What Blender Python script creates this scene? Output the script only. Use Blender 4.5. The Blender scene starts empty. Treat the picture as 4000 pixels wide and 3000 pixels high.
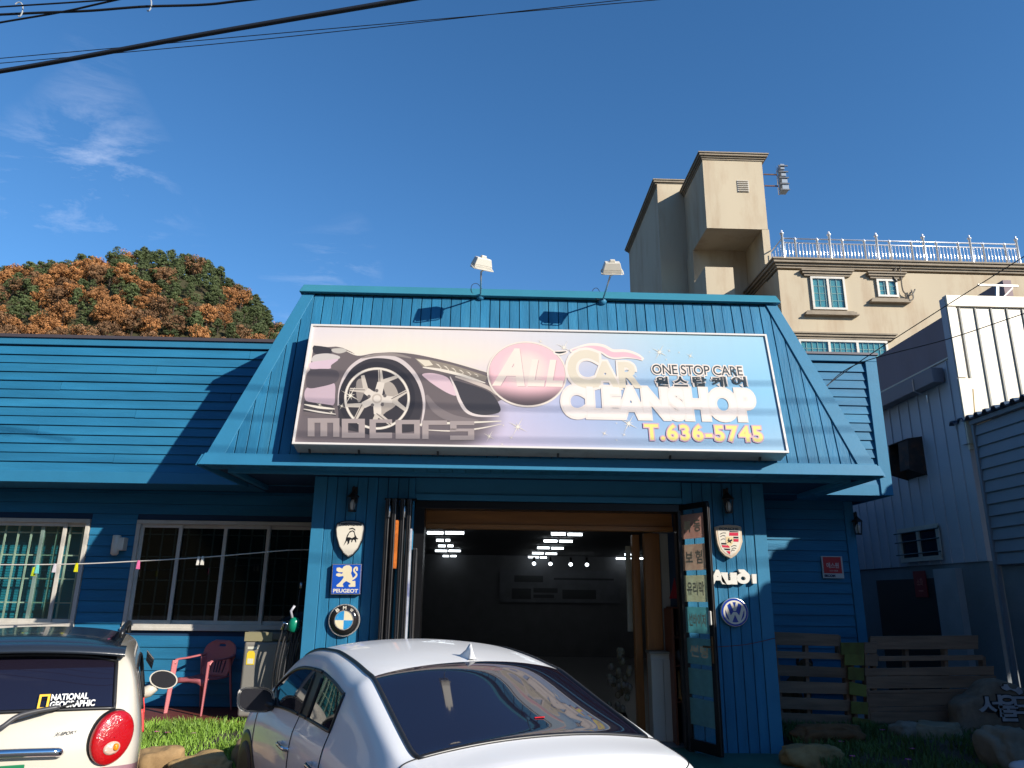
import bpy, bmesh, math, random
from math import sin, cos, pi, radians
from mathutils import Vector, Matrix, noise

random.seed(7)
SC = bpy.context.scene
COL = SC.collection

# ------------------------------------------------------------------ camera
FPX = 2900.0                                  # focal length in pixels of the 4000 px wide photograph
PITCH, YAW, ROLL = radians(15.94), radians(1.67), radians(.71)
CAM = Vector((0, -9.39, 1.75))
_f = Vector((sin(YAW)*cos(PITCH), cos(YAW)*cos(PITCH), sin(PITCH)))
_r0 = Vector((cos(YAW), -sin(YAW), 0)); _u0 = _r0.cross(_f)
_r = _r0*cos(ROLL) + _u0*sin(ROLL); _u = -_r0*sin(ROLL) + _u0*cos(ROLL)
camd = bpy.data.cameras.new('camera'); cam = bpy.data.objects.new('camera', camd); COL.objects.link(cam)
cam.matrix_world = Matrix(((_r.x, _u.x, -_f.x, CAM.x), (_r.y, _u.y, -_f.y, CAM.y), (_r.z, _u.z, -_f.z, CAM.z), (0, 0, 0, 1)))
camd.sensor_width = 36; camd.lens = 36*FPX/4000; camd.clip_start = .05; camd.clip_end = 3000
SC.camera = cam

# ------------------------------------------------------------------ sky and sun
SUN = Vector((1.15, -1.0, .713)).normalized()          # towards the sun
EL = math.asin(SUN.z); AZ = math.atan2(SUN.x, SUN.y)
world = bpy.data.worlds.new('World'); SC.world = world; world.use_nodes = True
wn, wl = world.node_tree.nodes, world.node_tree.links
wn.clear()
wo = wn.new('ShaderNodeOutputWorld'); wb = wn.new('ShaderNodeBackground'); sk = wn.new('ShaderNodeTexSky')
sk.sky_type = 'NISHITA'; sk.sun_disc = False; sk.sun_elevation = EL; sk.sun_rotation = AZ
sk.altitude = 100; sk.air_density = 1.0; sk.dust_density = 0; sk.ozone_density = 4.2
wb.inputs['Strength'].default_value = .13
# thin wind-drawn cirrus, part of the sky all round
tc = wn.new('ShaderNodeTexCoord'); mp = wn.new('ShaderNodeMapping')
mp.vector_type = 'POINT'
mp.inputs['Rotation'].default_value = (0, radians(-52), 0); mp.inputs['Scale'].default_value = (1.5, 3.0, 6.5); mp.inputs['Location'].default_value = (.35, .2, .1)
n1 = wn.new('ShaderNodeTexNoise'); n1.inputs['Scale'].default_value = 3.0; n1.inputs['Detail'].default_value = 8; n1.inputs['Roughness'].default_value = .68; n1.inputs['Distortion'].default_value = .5
n2 = wn.new('ShaderNodeTexNoise'); n2.inputs['Scale'].default_value = 1.7; n2.inputs['Detail'].default_value = 2
mp2 = wn.new('ShaderNodeMapping'); mp2.inputs['Location'].default_value = (2.3, 0, .9)
r1 = wn.new('ShaderNodeMapRange'); r1.inputs['From Min'].default_value = .50; r1.inputs['From Max'].default_value = .80
r2 = wn.new('ShaderNodeMapRange'); r2.inputs['From Min'].default_value = .52; r2.inputs['From Max'].default_value = .72
hsv = wn.new('ShaderNodeHueSaturation'); hsv.inputs['Saturation'].default_value = 1.17
mu = wn.new('ShaderNodeMath'); mu.operation = 'MULTIPLY'
mx = wn.new('ShaderNodeMix'); mx.data_type = 'RGBA'; mx.inputs['B'].default_value = (7.2, 7.4, 8.2, 1)
wl.new(tc.outputs['Generated'], mp.inputs['Vector']); wl.new(mp.outputs[0], n1.inputs['Vector'])
wl.new(tc.outputs['Generated'], mp2.inputs['Vector']); wl.new(mp2.outputs[0], n2.inputs['Vector'])
wl.new(n1.outputs[0], r1.inputs[0]); wl.new(n2.outputs[0], r2.inputs[0])
wl.new(r1.outputs[0], mu.inputs[0]); wl.new(r2.outputs[0], mu.inputs[1])
wl.new(mu.outputs[0], mx.inputs['Factor']); wl.new(sk.outputs[0], hsv.inputs['Color']); wl.new(hsv.outputs[0], mx.inputs['A']); wl.new(mx.outputs['Result'], wb.inputs[0])
wl.new(wb.outputs[0], wo.inputs[0])
sd = bpy.data.lights.new('sun', 'SUN'); sd.energy = 5.0; sd.angle = radians(.53); sd.color = (1.0, .93, .82)
so = bpy.data.objects.new('sun', sd); COL.objects.link(so); so.location = SUN*60
so.rotation_euler = SUN.to_track_quat('Z', 'Y').to_euler()
SC.view_settings.view_transform = 'Standard'; SC.view_settings.look = 'None'
SC.view_settings.exposure = .45; SC.view_settings.gamma = 1

# ------------------------------------------------------------------ photograph pixel -> point on a known plane
def ray(x, y):
    d = _r*(x-2000) - _u*(y-1500) + _f*FPX
    return d/d.y
def onY(x, y, Y): return CAM + ray(x, y)*(Y-CAM.y)
def onZ(x, y, Z):
    d = ray(x, y); return CAM + d*((Z-CAM.z)/d.z)
def onX(x, y, X):
    d = ray(x, y); return CAM + d*((X-CAM.x)/d.x)
def onP(x, y, o, n):
    d = ray(x, y); return CAM + d*((o-CAM).dot(n)/d.dot(n))

# ------------------------------------------------------------------ materials
def S(r, g, b, k=1.0):
    f = lambda c: (c/255/12.92 if c/255 <= .04045 else ((c/255+.055)/1.055)**2.4)
    return (f(r)*k, f(g)*k, f(b)*k)
MATS = {}
def mat(name, col, rough=.6, metal=0, var=0, vscale=3, stretch=(1, 1, 1), bump=0, bscale=40, rand=0, coat=0, spec=.5,
        dirt=None, dscale=2, damt=.5, emit=0, alpha=1, sheen=0, attr=None, trans=0):
    """procedural material; var = light/dark mottling, rand = per object value shift, dirt = second colour in patches"""
    if name in MATS: return MATS[name]
    m = bpy.data.materials.new(name); m.use_nodes = True; MATS[name] = m
    N, L = m.node_tree.nodes, m.node_tree.links
    p = N['Principled BSDF']
    p.inputs['Roughness'].default_value = rough; p.inputs['Metallic'].default_value = metal
    p.inputs['Coat Weight'].default_value = coat; p.inputs['Coat Roughness'].default_value = .04
    p.inputs['Specular IOR Level'].default_value = spec
    if trans: p.inputs['Transmission Weight'].default_value = trans
    t = N.new('ShaderNodeTexCoord'); mp = N.new('ShaderNodeMapping'); mp.inputs['Scale'].default_value = stretch
    L.new(t.outputs['Object'], mp.inputs[0])
    src = None
    if attr:
        a = N.new('ShaderNodeVertexColor'); a.layer_name = attr; src = a.outputs[0]
    else:
        c = N.new('ShaderNodeRGB'); c.outputs[0].default_value = (*col, 1); src = c.outputs[0]
    if dirt:
        nd = N.new('ShaderNodeTexNoise'); nd.inputs['Scale'].default_value = dscale; nd.inputs['Detail'].default_value = 6; nd.inputs['Roughness'].default_value = .65
        L.new(mp.outputs[0], nd.inputs['Vector'])
        rr = N.new('ShaderNodeMapRange'); rr.inputs[1].default_value = .48; rr.inputs[2].default_value = .72; rr.inputs[4].default_value = damt
        L.new(nd.outputs[0], rr.inputs[0])
        mm = N.new('ShaderNodeMix'); mm.data_type = 'RGBA'; mm.inputs['B'].default_value = (*dirt, 1)
        L.new(rr.outputs[0], mm.inputs['Factor']); L.new(src, mm.inputs['A']); src = mm.outputs['Result']
    if var or rand:
        hs = N.new('ShaderNodeHueSaturation'); L.new(src, hs.inputs['Color']); val = None
        if var:
            nn = N.new('ShaderNodeTexNoise'); nn.inputs['Scale'].default_value = vscale; nn.inputs['Detail'].default_value = 5
            L.new(mp.outputs[0], nn.inputs['Vector'])
            r = N.new('ShaderNodeMapRange'); r.inputs[1].default_value = .25; r.inputs[2].default_value = .75; r.inputs[3].default_value = 1-var; r.inputs[4].default_value = 1+var
            L.new(nn.outputs[0], r.inputs[0]); val = r.outputs[0]
        if rand:
            oi = N.new('ShaderNodeObjectInfo'); r = N.new('ShaderNodeMapRange'); r.inputs[3].default_value = 1-rand; r.inputs[4].default_value = 1+rand
            L.new(oi.outputs['Random'], r.inputs[0])
            if val:
                q = N.new('ShaderNodeMath'); q.operation = 'MULTIPLY'; L.new(val, q.inputs[0]); L.new(r.outputs[0], q.inputs[1]); val = q.outputs[0]
            else: val = r.outputs[0]
        L.new(val, hs.inputs['Value']); src = hs.outputs[0]
    L.new(src, p.inputs['Base Color'])
    if bump:
        nb = N.new('ShaderNodeTexNoise'); nb.inputs['Scale'].default_value = bscale; nb.inputs['Detail'].default_value = 6
        L.new(mp.outputs[0], nb.inputs['Vector'])
        b = N.new('ShaderNodeBump'); b.inputs['Strength'].default_value = bump; b.inputs['Distance'].default_value = .02
        L.new(nb.outputs[0], b.inputs['Height']); L.new(b.outputs[0], p.inputs['Normal'])
    if emit:
        p.inputs['Emission Color'].default_value = (*col, 1); p.inputs['Emission Strength'].default_value = emit
    return m

# ------------------------------------------------------------------ mesh builder
class MB:
    def __init__(s): s.v = []; s.f = []; s.mi = []; s.cur = 0; s.col = None
    def face(s, idx): s.f.append(tuple(idx)); s.mi.append(s.cur)
    def pts(s, P):
        n = len(s.v); s.v += [Vector(p) for p in P]; return n
    def hexa(s, P):                                    # 8 points: bottom ring 0-3, top ring 4-7
        n = s.pts(P)
        for q in ((3, 2, 1, 0), (4, 5, 6, 7), (0, 1, 5, 4), (1, 2, 6, 5), (2, 3, 7, 6), (3, 0, 4, 7)): s.face([n+i for i in q])
        return s
    def box(s, x0, x1, y0, y1, z0, z1):
        return s.hexa([(x0, y0, z0), (x1, y0, z0), (x1, y1, z0), (x0, y1, z0), (x0, y0, z1), (x1, y0, z1), (x1, y1, z1), (x0, y1, z1)])
    def bar(s, a, b, w, h, up=(0, 0, 1)):              # rectangular bar from a to b
        a, b = Vector(a), Vector(b); d = (b-a).normalized(); up = Vector(up)
        if abs(d.dot(up)) > .98: up = Vector((0, 1, 0))
        x = d.cross(up).normalized()*w/2; z = x.cross(d).normalized()*h/2
        return s.hexa([a-x-z, a+x-z, b+x-z, b-x-z, a-x+z, a+x+z, b+x+z, b-x+z])
    def prism(s, poly, vec):
        n = s.pts(poly); k = len(poly); vec = Vector(vec); m = s.pts([Vector(p)+vec for p in poly])
        s.face([n+i for i in range(k)][::-1]); s.face([m+i for i in range(k)])
        for i in range(k): j = (i+1) % k; s.face((n+i, n+j, m+j, m+i))
        return s
    def poly(s, P): n = s.pts(P); s.face(range(n, n+len(P))); return s
    def tube(s, path, r, n=8, closed=False, caps=True):
        P = [Vector(p) for p in path]; k = len(P)
        R = r if isinstance(r, (list, tuple)) else [r]*k
        up = Vector((.13, .21, .97)); rings = []
        for i, p in enumerate(P):
            a = P[(i-1) % k] if (closed or i) else P[0]; b = P[(i+1) % k] if (closed or i < k-1) else P[-1]
            d = (b-a).normalized()
            if d.length == 0: d = Vector((0, 0, 1))
            if abs(d.dot(up)) > .95: up = Vector((.9, .3, .1))
            x = d.cross(up).normalized(); y = d.cross(x); up = -y if y.dot(up) < 0 else y
            y = d.cross(x)
            rings.append(s.pts([p+(x*cos(2*pi*q/n)+y*sin(2*pi*q/n))*R[i] for q in range(n)]))
        for i in range(k if closed else k-1):
            A, B = rings[i], rings[(i+1) % k]
            for q in range(n): s.face((A+q, A+(q+1) % n, B+(q+1) % n, B+q))
        if caps and not closed:
            s.face([rings[0]+q for q in range(n)][::-1]); s.face([rings[-1]+q for q in range(n)])
        return s
    def lathe(s, prof, c, axis=(0, 0, 1), n=20):       # prof = [(r,h)...] along axis
        c = Vector(c); a = Vector(axis).normalized(); t = Vector((0, 0, 1)) if abs(a.z) < .9 else Vector((0, 1, 0))
        x = a.cross(t).normalized(); y = a.cross(x); rings = []
        for r, h in prof:
            rings.append(s.pts([c+a*h+(x*cos(2*pi*q/n)+y*sin(2*pi*q/n))*max(r, 1e-4) for q in range(n)]))
        for A, B in zip(rings, rings[1:]):
            for q in range(n): s.face((A+q, A+(q+1) % n, B+(q+1) % n, B+q))
        s.face([rings[0]+q for q in range(n)][::-1]); s.face([rings[-1]+q for q in range(n)])
        return s
    def ell(s, c, rx, ry, rz, n=16, m=10):
        c = Vector(c); rings = []
        for i in range(1, m):
            t = pi*i/m; rings.append(s.pts([c+Vector((rx*sin(t)*cos(2*pi*q/n), ry*sin(t)*sin(2*pi*q/n), -rz*cos(t))) for q in range(n)]))
        b = s.pts([c-Vector((0, 0, rz))]); e = s.pts([c+Vector((0, 0, rz))])
        for q in range(n): s.face((b, rings[0]+(q+1) % n, rings[0]+q)); s.face((e, rings[-1]+q, rings[-1]+(q+1) % n))
        for A, B in zip(rings, rings[1:]):
            for q in range(n): s.face((A+q, A+(q+1) % n, B+(q+1) % n, B+q))
        return s
    def grid(s, rows):
        n0 = [s.pts(r) for r in rows]; w = len(rows[0])
        for A, B in zip(n0, n0[1:]):
            for q in range(w-1): s.face((A+q, A+q+1, B+q+1, B+q))
        return s
    def mesh(s, name, off=Vector((0, 0, 0)), fix=True):
        me = bpy.data.meshes.new(name)
        me.from_pydata([tuple(p-off) for p in s.v], [], s.f)
        for p, i in zip(me.polygons, s.mi): p.material_index = i
        if fix:
            bm = bmesh.new(); bm.from_mesh(me); bmesh.ops.recalc_face_normals(bm, faces=bm.faces); bm.to_mesh(me); bm.free()
        return me
    def build(s, name, mats, parent=None, smooth=False, bevel=0, local=False, fix=True, seg=2):
        off = Vector((0, 0, 0)) if (local or parent is None) else wloc(parent)
        org = Vector((0, 0, 0))
        if parent is None and not local and s.v:            # top-level mesh: origin at its own base
            xs = [p.x for p in s.v]; ys = [p.y for p in s.v]; zs = [p.z for p in s.v]
            org = Vector(((min(xs)+max(xs))/2, (min(ys)+max(ys))/2, min(zs))); off = org
        me = s.mesh(name, off, fix)
        return link(name, me, mats, parent, smooth, bevel, org, seg)
WL = {}
def wloc(o): return WL.get(o.name, Vector((0, 0, 0)))
def link(name, me, mats, parent=None, smooth=False, bevel=0, loc=Vector((0, 0, 0)), seg=2):
    for m in (mats if isinstance(mats, (list, tuple)) else [mats]): me.materials.append(m)
    o = bpy.data.objects.new(name, me); COL.objects.link(o)
    if smooth:
        for p in me.polygons: p.use_smooth = True
    if parent: o.parent = parent; WL[o.name] = wloc(parent)
    else: o.location = loc; WL[o.name] = Vector(loc)
    if bevel:
        b = o.modifiers.new('bevel', 'BEVEL'); b.width = bevel; b.segments = seg; b.limit_method = 'ANGLE'; b.angle_limit = radians(40)
        if smooth: pass
    return o
def thing(name, label, cat, loc=(0, 0, 0), rz=0, group=None):
    o = bpy.data.objects.new(name, None); COL.objects.link(o); o.empty_display_size = .1
    o.location = loc; o.rotation_euler = (0, 0, rz); WL[o.name] = Vector(loc)
    o['label'] = label; o['category'] = cat
    if group: o['group'] = group
    return o
def tag(o, label, cat, group=None):
    o['label'] = label; o['category'] = cat
    if group: o['group'] = group
    return o
def struct(o): o['kind'] = 'structure'; return o
def piece(mesh, name, mats, parent, loc):
    """another object that shares the mesh of an alike piece"""
    o = bpy.data.objects.new(name, mesh); COL.objects.link(o); o.parent = parent; o.location = Vector(loc)-wloc(parent); WL[o.name] = wloc(parent); return o
def copy_tree(o, parent=None):
    c = o.copy(); COL.objects.link(c); c.parent = parent
    for ch in list(o.children): copy_tree(ch, c)
    return c
def spline(P, n=8, closed=False):
    """Catmull-Rom through points of any dimension"""
    P = [Vector(p) for p in P]; k = len(P); out = []
    for i in range(k if closed else k-1):
        g = lambda j: P[j % k] if closed else P[max(0, min(k-1, j))]
        a, b, c, d = g(i-1), g(i), g(i+1), g(i+2)
        for q in range(n):
            t = q/n; out.append(.5*((2*b)+(c-a)*t+(2*a-5*b+4*c-d)*t*t+(3*b-a-3*c+d)*t**3))
    if not closed: out.append(P[-1])
    return out

# flat lettering and flat shapes on a plane given by origin o, right x, up y (normal n = towards viewer)
class Plane:
    def __init__(s, o, x, y): s.o = Vector(o); s.x = Vector(x).normalized(); s.y = Vector(y).normalized(); s.n = s.x.cross(s.y)
    def p(s, u, v, h=0): return s.o+s.x*u+s.y*v+s.n*h
    def px(s, x, y):                                  # photo pixel -> (u, v)
        q = onP(x, y, s.o, s.n)-s.o; return q.dot(s.x), q.dot(s.y)
_TX = {}
def text_polys(body, bold=0, shear=0, space=1.0):
    k = (body, bold, shear, space)
    if k in _TX: return _TX[k]
    c = bpy.data.curves.new('t', 'FONT'); c.body = body; c.offset = bold; c.shear = shear; c.space_character = space; c.resolution_u = 5
    o = bpy.data.objects.new('t', c); COL.objects.link(o)
    dg = bpy.context.evaluated_depsgraph_get(); me = bpy.data.meshes.new_from_object(o.evaluated_get(dg))
    V = [tuple(v.co) for v in me.vertices]; F = [tuple(p.vertices) for p in me.polygons]
    pa = list(range(len(V)))
    def fd_(a):
        while pa[a] != a: pa[a] = pa[pa[a]]; a = pa[a]
        return a
    for f in F:
        for q in f[1:]: pa[fd_(q)] = fd_(f[0])
    ids = {}; V = [(v[0], v[1], ids.setdefault(fd_(i), len(ids))*.00001) for i, v in enumerate(V)]      # overlapping glyphs never share a plane
    bpy.data.objects.remove(o); bpy.data.curves.remove(c); bpy.data.meshes.remove(me)
    _TX[k] = (V, F); return V, F
def lettering(mb, pl, body, u0, v0, u1, v1, h=.002, bold=0, shear=0, space=1.0, thick=0, rot=0, grow=0):
    """text fitted to the box (u0,v0)-(u1,v1) of plane pl; grow widens it beyond that box (outlines)"""
    V, F = text_polys(body, 0, shear, space)
    xs = [v[0] for v in V]; ys = [v[1] for v in V]
    x0, x1, y0, y1 = min(xs), max(xs), min(ys), max(ys)
    if bold or grow:
        V, F = text_polys(body, bold, shear, space)
    sx = (u1-u0)/(x1-x0); sy = (v1-v0)/(y1-y0); c, s_ = cos(rot), sin(rot)
    def tr(v, hh):
        u = (v[0]-x0)*sx; w = (v[1]-y0)*sy
        return pl.p(u0+u*c-w*s_, v0+u*s_+w*c, hh+v[2])
    n = mb.pts([tr(v, h) for v in V])
    for f in F: mb.face([n+i for i in f])
    if thick:                                          # solid letters: side walls from boundary edges
        m = mb.pts([tr(v, h-thick) for v in V]); ed = {}
        for f in F:
            for a, b in zip(f, f[1:]+f[:1]):
                ed[(a, b)] = ed.get((a, b), 0)+1
        for (a, b) in ed:
            if (b, a) not in ed: mb.face((n+b, n+a, m+a, m+b))
        for f in F: mb.face([m+i for i in f][::-1])
    return mb
def shape(mb, pl, P, h, closed=True):
    mb.poly([pl.p(u, v, h) for u, v in P]); return mb
def ring(mb, pl, cu, cv, ru0, rv0, ru1, rv1, h, n=48, a0=0, a1=2*pi):
    k = n if abs(a1-a0-2*pi) < 1e-6 else n
    A = [pl.p(cu+ru0*cos(a0+(a1-a0)*i/k), cv+rv0*sin(a0+(a1-a0)*i/k), h) for i in range(k+1)]
    B = [pl.p(cu+ru1*cos(a0+(a1-a0)*i/k), cv+rv1*sin(a0+(a1-a0)*i/k), h) for i in range(k+1)]
    mb.grid([A, B]); return mb
def disc(mb, pl, cu, cv, ru, rv, h, n=48, depth=0):
    P = [pl.p(cu+ru*cos(2*pi*i/n), cv+rv*sin(2*pi*i/n), h) for i in range(n)]
    if depth: mb.prism([p-pl.n*depth for p in P], pl.n*depth)
    else: mb.poly(P)
    return mb
def stroke(mb, pl, P, w, h):
    """flat line of width w (or widths list) through uv points"""
    P = [Vector((a, b)) for a, b in P]; L, R = [], []
    W = w if isinstance(w, (list, tuple)) else [w]*len(P)
    for i, p in enumerate(P):
        d = (P[min(i+1, len(P)-1)]-P[max(i-1, 0)]).normalized(); nrm = Vector((-d.y, d.x))
        L.append(pl.p(*(p+nrm*W[i]/2), h)); R.append(pl.p(*(p-nrm*W[i]/2), h))
    mb.grid([L, R]); return mb

# ------------------------------------------------------------------ palette
BLUE = S(40, 118, 158, .85)
M_paint = mat('blue_paint_planks', BLUE, .58, spec=.3, var=.17, vscale=5, stretch=(1.6, 1, .22), bump=.2, bscale=30, rand=.11, dirt=S(62, 138, 172, .85), dscale=3, damt=.45)
M_painth = mat('blue_paint_siding', BLUE, .58, spec=.3, var=.16, vscale=5, stretch=(.22, 1, 1.6), bump=.2, bscale=30, rand=.10, dirt=S(54, 136, 172, .85), dscale=2.2, damt=.5)
M_trim = mat('blue_paint_trim', S(50, 126, 164, .85), .55, spec=.3, var=.06, vscale=4, bump=.05, bscale=25)
M_core = mat('blue_paint_groove', S(16, 62, 100, .7), .7)
M_cap = mat('teal_ridge_flashing', S(70, 150, 172, .8), .35, metal=.2, var=.06)
M_capb = mat('brown_flashing', S(88, 80, 82, .8), .45, metal=.3, var=.08)
M_white = mat('white_frame', S(205, 200, 190, .9), .4, var=.05, dirt=S(150, 145, 135), dscale=5, damt=.35)
M_black = mat('black_aluminium', (.016, .016, .018), .32, metal=.6, var=.1)
M_steel = mat('bare_steel', (.55, .55, .56), .28, metal=1)
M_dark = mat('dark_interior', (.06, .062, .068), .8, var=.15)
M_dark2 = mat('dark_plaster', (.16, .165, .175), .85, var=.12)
M_pine = mat('varnished_pine', S(168, 110, 56, .8), .45, var=.18, vscale=6, stretch=(.3, 3, 3), bump=.05, rand=.08, dirt=S(120, 66, 26), dscale=4, damt=.4)
M_pinev = mat('varnished_pine_upright', S(168, 110, 56, .8), .45, var=.18, vscale=6, stretch=(3, 3, .3), bump=.05, rand=.08)
M_brownw = mat('brown_board', S(104, 58, 38, .8), .5, var=.15, stretch=(1, 1, 1))
M_chrome = mat('chrome', (.75, .76, .78), .08, metal=1)
M_rubber = mat('black_rubber', (.014, .014, .015), .55, var=.15)

def glassmat(name, tint, gloss=.06, rough=.01):
    m = bpy.data.materials.new(name); m.use_nodes = True
    N, L = m.node_tree.nodes, m.node_tree.links; N.clear()
    o = N.new('ShaderNodeOutputMaterial'); t = N.new('ShaderNodeBsdfTransparent'); g = N.new('ShaderNodeBsdfGlossy'); x = N.new('ShaderNodeMixShader')
    t.inputs[0].default_value = (*tint, 1); g.inputs['Roughness'].default_value = rough
    lw_ = N.new('ShaderNodeLayerWeight'); lw_.inputs[0].default_value = .5
    pw_ = N.new('ShaderNodeMath'); pw_.operation = 'POWER'; pw_.inputs[1].default_value = 5; L.new(lw_.outputs['Facing'], pw_.inputs[0])
    f = N.new('ShaderNodeMapRange'); f.inputs[3].default_value = gloss; f.inputs[4].default_value = 1; L.new(pw_.outputs[0], f.inputs[0])
    L.new(f.outputs[0], x.inputs[0]); L.new(t.outputs[0], x.inputs[1]); L.new(g.outputs[0], x.inputs[2]); L.new(x.outputs[0], o.inputs[0])
    return m
M_glass = glassmat('window_glass', (.80, .88, .88))
M_glassc = glassmat('clear_door_glass', (.96, .98, .97))
M_glassd = glassmat('dark_window_glass', (.42, .48, .50))

# ------------------------------------------------------------------ ground
def asphalt():
    return mat('worn_asphalt', (.062, .062, .065), .85, var=.25, vscale=1.2, bump=.5, bscale=120, dirt=(.10, .098, .092), dscale=.9, damt=.6)
g = MB(); R_ = [-600, -120, -40, -20, -12, -6, 0, 6, 12, 20, 40, 120, 600]
rows = [[(x, y, -.02) for x in R_] for y in (-200, -60, -30, -16, -10, -6, -2, 2, 6, 12, 20, 60, 130, 700)]
g.grid(rows); struct(g.build('ground', asphalt(), fix=False))
# green painted apron in front of the entrance, a low ramp
M_green = mat('green_floor_paint', S(60, 120, 104, .55), .55, var=.2, vscale=2.5, bump=.15, bscale=60, dirt=(.07, .075, .07), dscale=3, damt=.6)
g = MB(); g.hexa([(-2.0, -1.5, -.018), (3.55, -1.5, -.018), (3.55, .3, -.018), (-2.0, .3, -.018), (-2.0, -1.5, -.012), (3.55, -1.5, -.012), (3.55, .3, .03), (-2.0, .3, .03)])
struct(g.build('ramp', M_green))
# raised deck along the left wing
M_deck = mat('red_brown_deck', S(118, 56, 44, .75), .6, var=.15, stretch=(.3, 3, 1), bump=.1, rand=.06)
deck = MB().box(-9.4, -2.2, .22, 1.70, -.02, .225).build('deck', mat('deck_frame', S(70, 36, 30, .7), .7)); struct(deck)
pl = MB().box(-3.6, 3.6, -.066, .066, 0, .024).mesh('deck_plank'); pl.materials.append(M_deck)
y = .29
while y < 1.66:
    o = piece(pl, 'plank', None, deck, (-5.8, y, .2265)); y += .138

# ------------------------------------------------------------------ the shop
shop = thing('shop_building', 'blue timber-clad car care shop with a hipped entrance canopy', 'building', (1.0, 3.0, 0))
ZB, ZT, YB, YT = 3.15, 5.50, -.85, -.34
def YM(z): return YB+(YT-YB)*(z-ZB)/(ZT-ZB)
def XL(z): return -3.30+.90*(z-ZB)/2.46
def XR(z): return 4.59-.91*(z-ZB)/2.46
NM = Vector((0, -(ZT-ZB), (YT-YB))).normalized()      # outward normal of the canopy front (points to the street)
if NM.y > 0: NM = -NM
def MP(x, z, h=0): return Vector((x, YM(z), z))+NM*h
# canopy core
c = MB(); c.hexa([(XL(ZB)+.02, YB+.02, ZB+.03), (XR(ZB)-.02, YB+.02, ZB+.03), (XR(ZB)-.02, 2.6, ZB+.03), (XL(ZB)+.02, 2.6, ZB+.03),
                  (XL(ZT)+.02, YT+.02, ZT), (XR(ZT)-.02, YT+.02, ZT), (XR(ZT)-.02, 2.6, ZT), (XL(ZT)+.02, 2.6, ZT)])
canopy = c.build('canopy', M_core, shop)
def clip(P, a, b, cc):                                 # keep a*x+b*z<=cc
    out = []
    for i, p in enumerate(P):
        q = P[(i+1) % len(P)]; dp = a*p[0]+b*p[1]-cc; dq = a*q[0]+b*q[1]-cc
        if dp <= 0: out.append(p)
        if dp*dq < 0: t = dp/(dp-dq); out.append((p[0]+(q[0]-p[0])*t, p[1]+(q[1]-p[1])*t))
    return out
zl, zh = ZB+.13, ZT-.03
kL, kR = .90/2.46, .91/2.46
x = -3.32; i = 0
while x < 4.6:
    w = .118+random.uniform(-.004, .003)
    P = [(x, zl), (x+w, zl), (x+w, zh), (x, zh)]
    P = clip(P, -1, kL, -(-3.30+.10-kL*ZB)) if True else P
    P = clip(P, 1, kR, 4.59-.10+kR*ZB)
    if len(P) > 2:
        h = random.uniform(.010, .016)
        MB().prism([MP(a, b, -.004) for a, b in P], NM*(h+.012)).build('plank', M_paint, canopy, bevel=.003, seg=1)
    x += .1265
# hip boards, fascia, ridge flashing
for X, sg in ((XL, 1), (XR, -1)):
    P = [MP(X(ZB+.10), ZB+.10, .018), MP(X(ZB+.10)+sg*.21, ZB+.10, .018), MP(X(ZT)+sg*.13, ZT-.02, .018), MP(X(ZT)-sg*.02, ZT-.02, .018)]
    MB().prism(P, NM*.022).build('hip_board', M_trim, canopy, bevel=.004, seg=1)
MB().prism([MP(XL(ZB)-.03, ZB-.005, .012), MP(XR(ZB)+.03, ZB-.005, .012), MP(XR(ZB+.135)+.02, ZB+.135, .012), MP(XL(ZB+.135)-.02, ZB+.135, .012)], NM*.03).build('fascia_board', M_trim, canopy, bevel=.005)
MB().prism([(XL(ZB)-.03, YB-.02, ZB-.004), (XL(ZB)-.03, 1.0, ZB-.004), (XL(ZB+.13)-.03, 1.0, ZB+.13), (XL(ZB+.13)-.03, YB+.01, ZB+.13)], (-.03, 0, 0)).build('fascia_board', M_trim, canopy)
MB().prism([(XR(ZB)+.03, YB-.02, ZB-.004), (XR(ZB)+.03, 1.0, ZB-.004), (XR(ZB+.13)+.03, 1.0, ZB+.13), (XR(ZB+.13)+.03, YB+.01, ZB+.13)], (.03, 0, 0)).build('fascia_board', M_trim, canopy)
MB().hexa([(XL(ZT)-.06, YT-.10, ZT-.005), (XR(ZT)+.06, YT-.10, ZT-.005), (XR(ZT)+.06, 2.7, ZT-.005), (XL(ZT)-.06, 2.7, ZT-.005),
           (XL(ZT)-.02, YT-.04, ZT+.115), (XR(ZT)+.02, YT-.04, ZT+.115), (XR(ZT)+.02, 2.7, ZT+.115), (XL(ZT)-.02, 2.7, ZT+.115)]).build('ridge_flashing', M_cap, canopy, bevel=.008)
# boxed soffit: outer strip of short boards, an inner moulding, recessed ceiling
x = XL(ZB)+.02
while x < XR(ZB)-.05:
    MB().box(x, x+.142, YB+.035, YB+.30, ZB+.004, ZB+.022).build('soffit_board', M_paint, canopy)
    x += .15
MB().box(XL(ZB)+.22, XR(ZB)-.22, YB+.305, YB+.365, ZB-.035, ZB+.028).build('soffit_moulding', M_trim, canopy, bevel=.006)
for xx in (XL(ZB)+.20, XR(ZB)-.26): MB().box(xx, xx+.06, YB+.31, .96, ZB-.034, ZB+.027).build('soffit_moulding', M_trim, canopy, bevel=.006)

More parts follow.
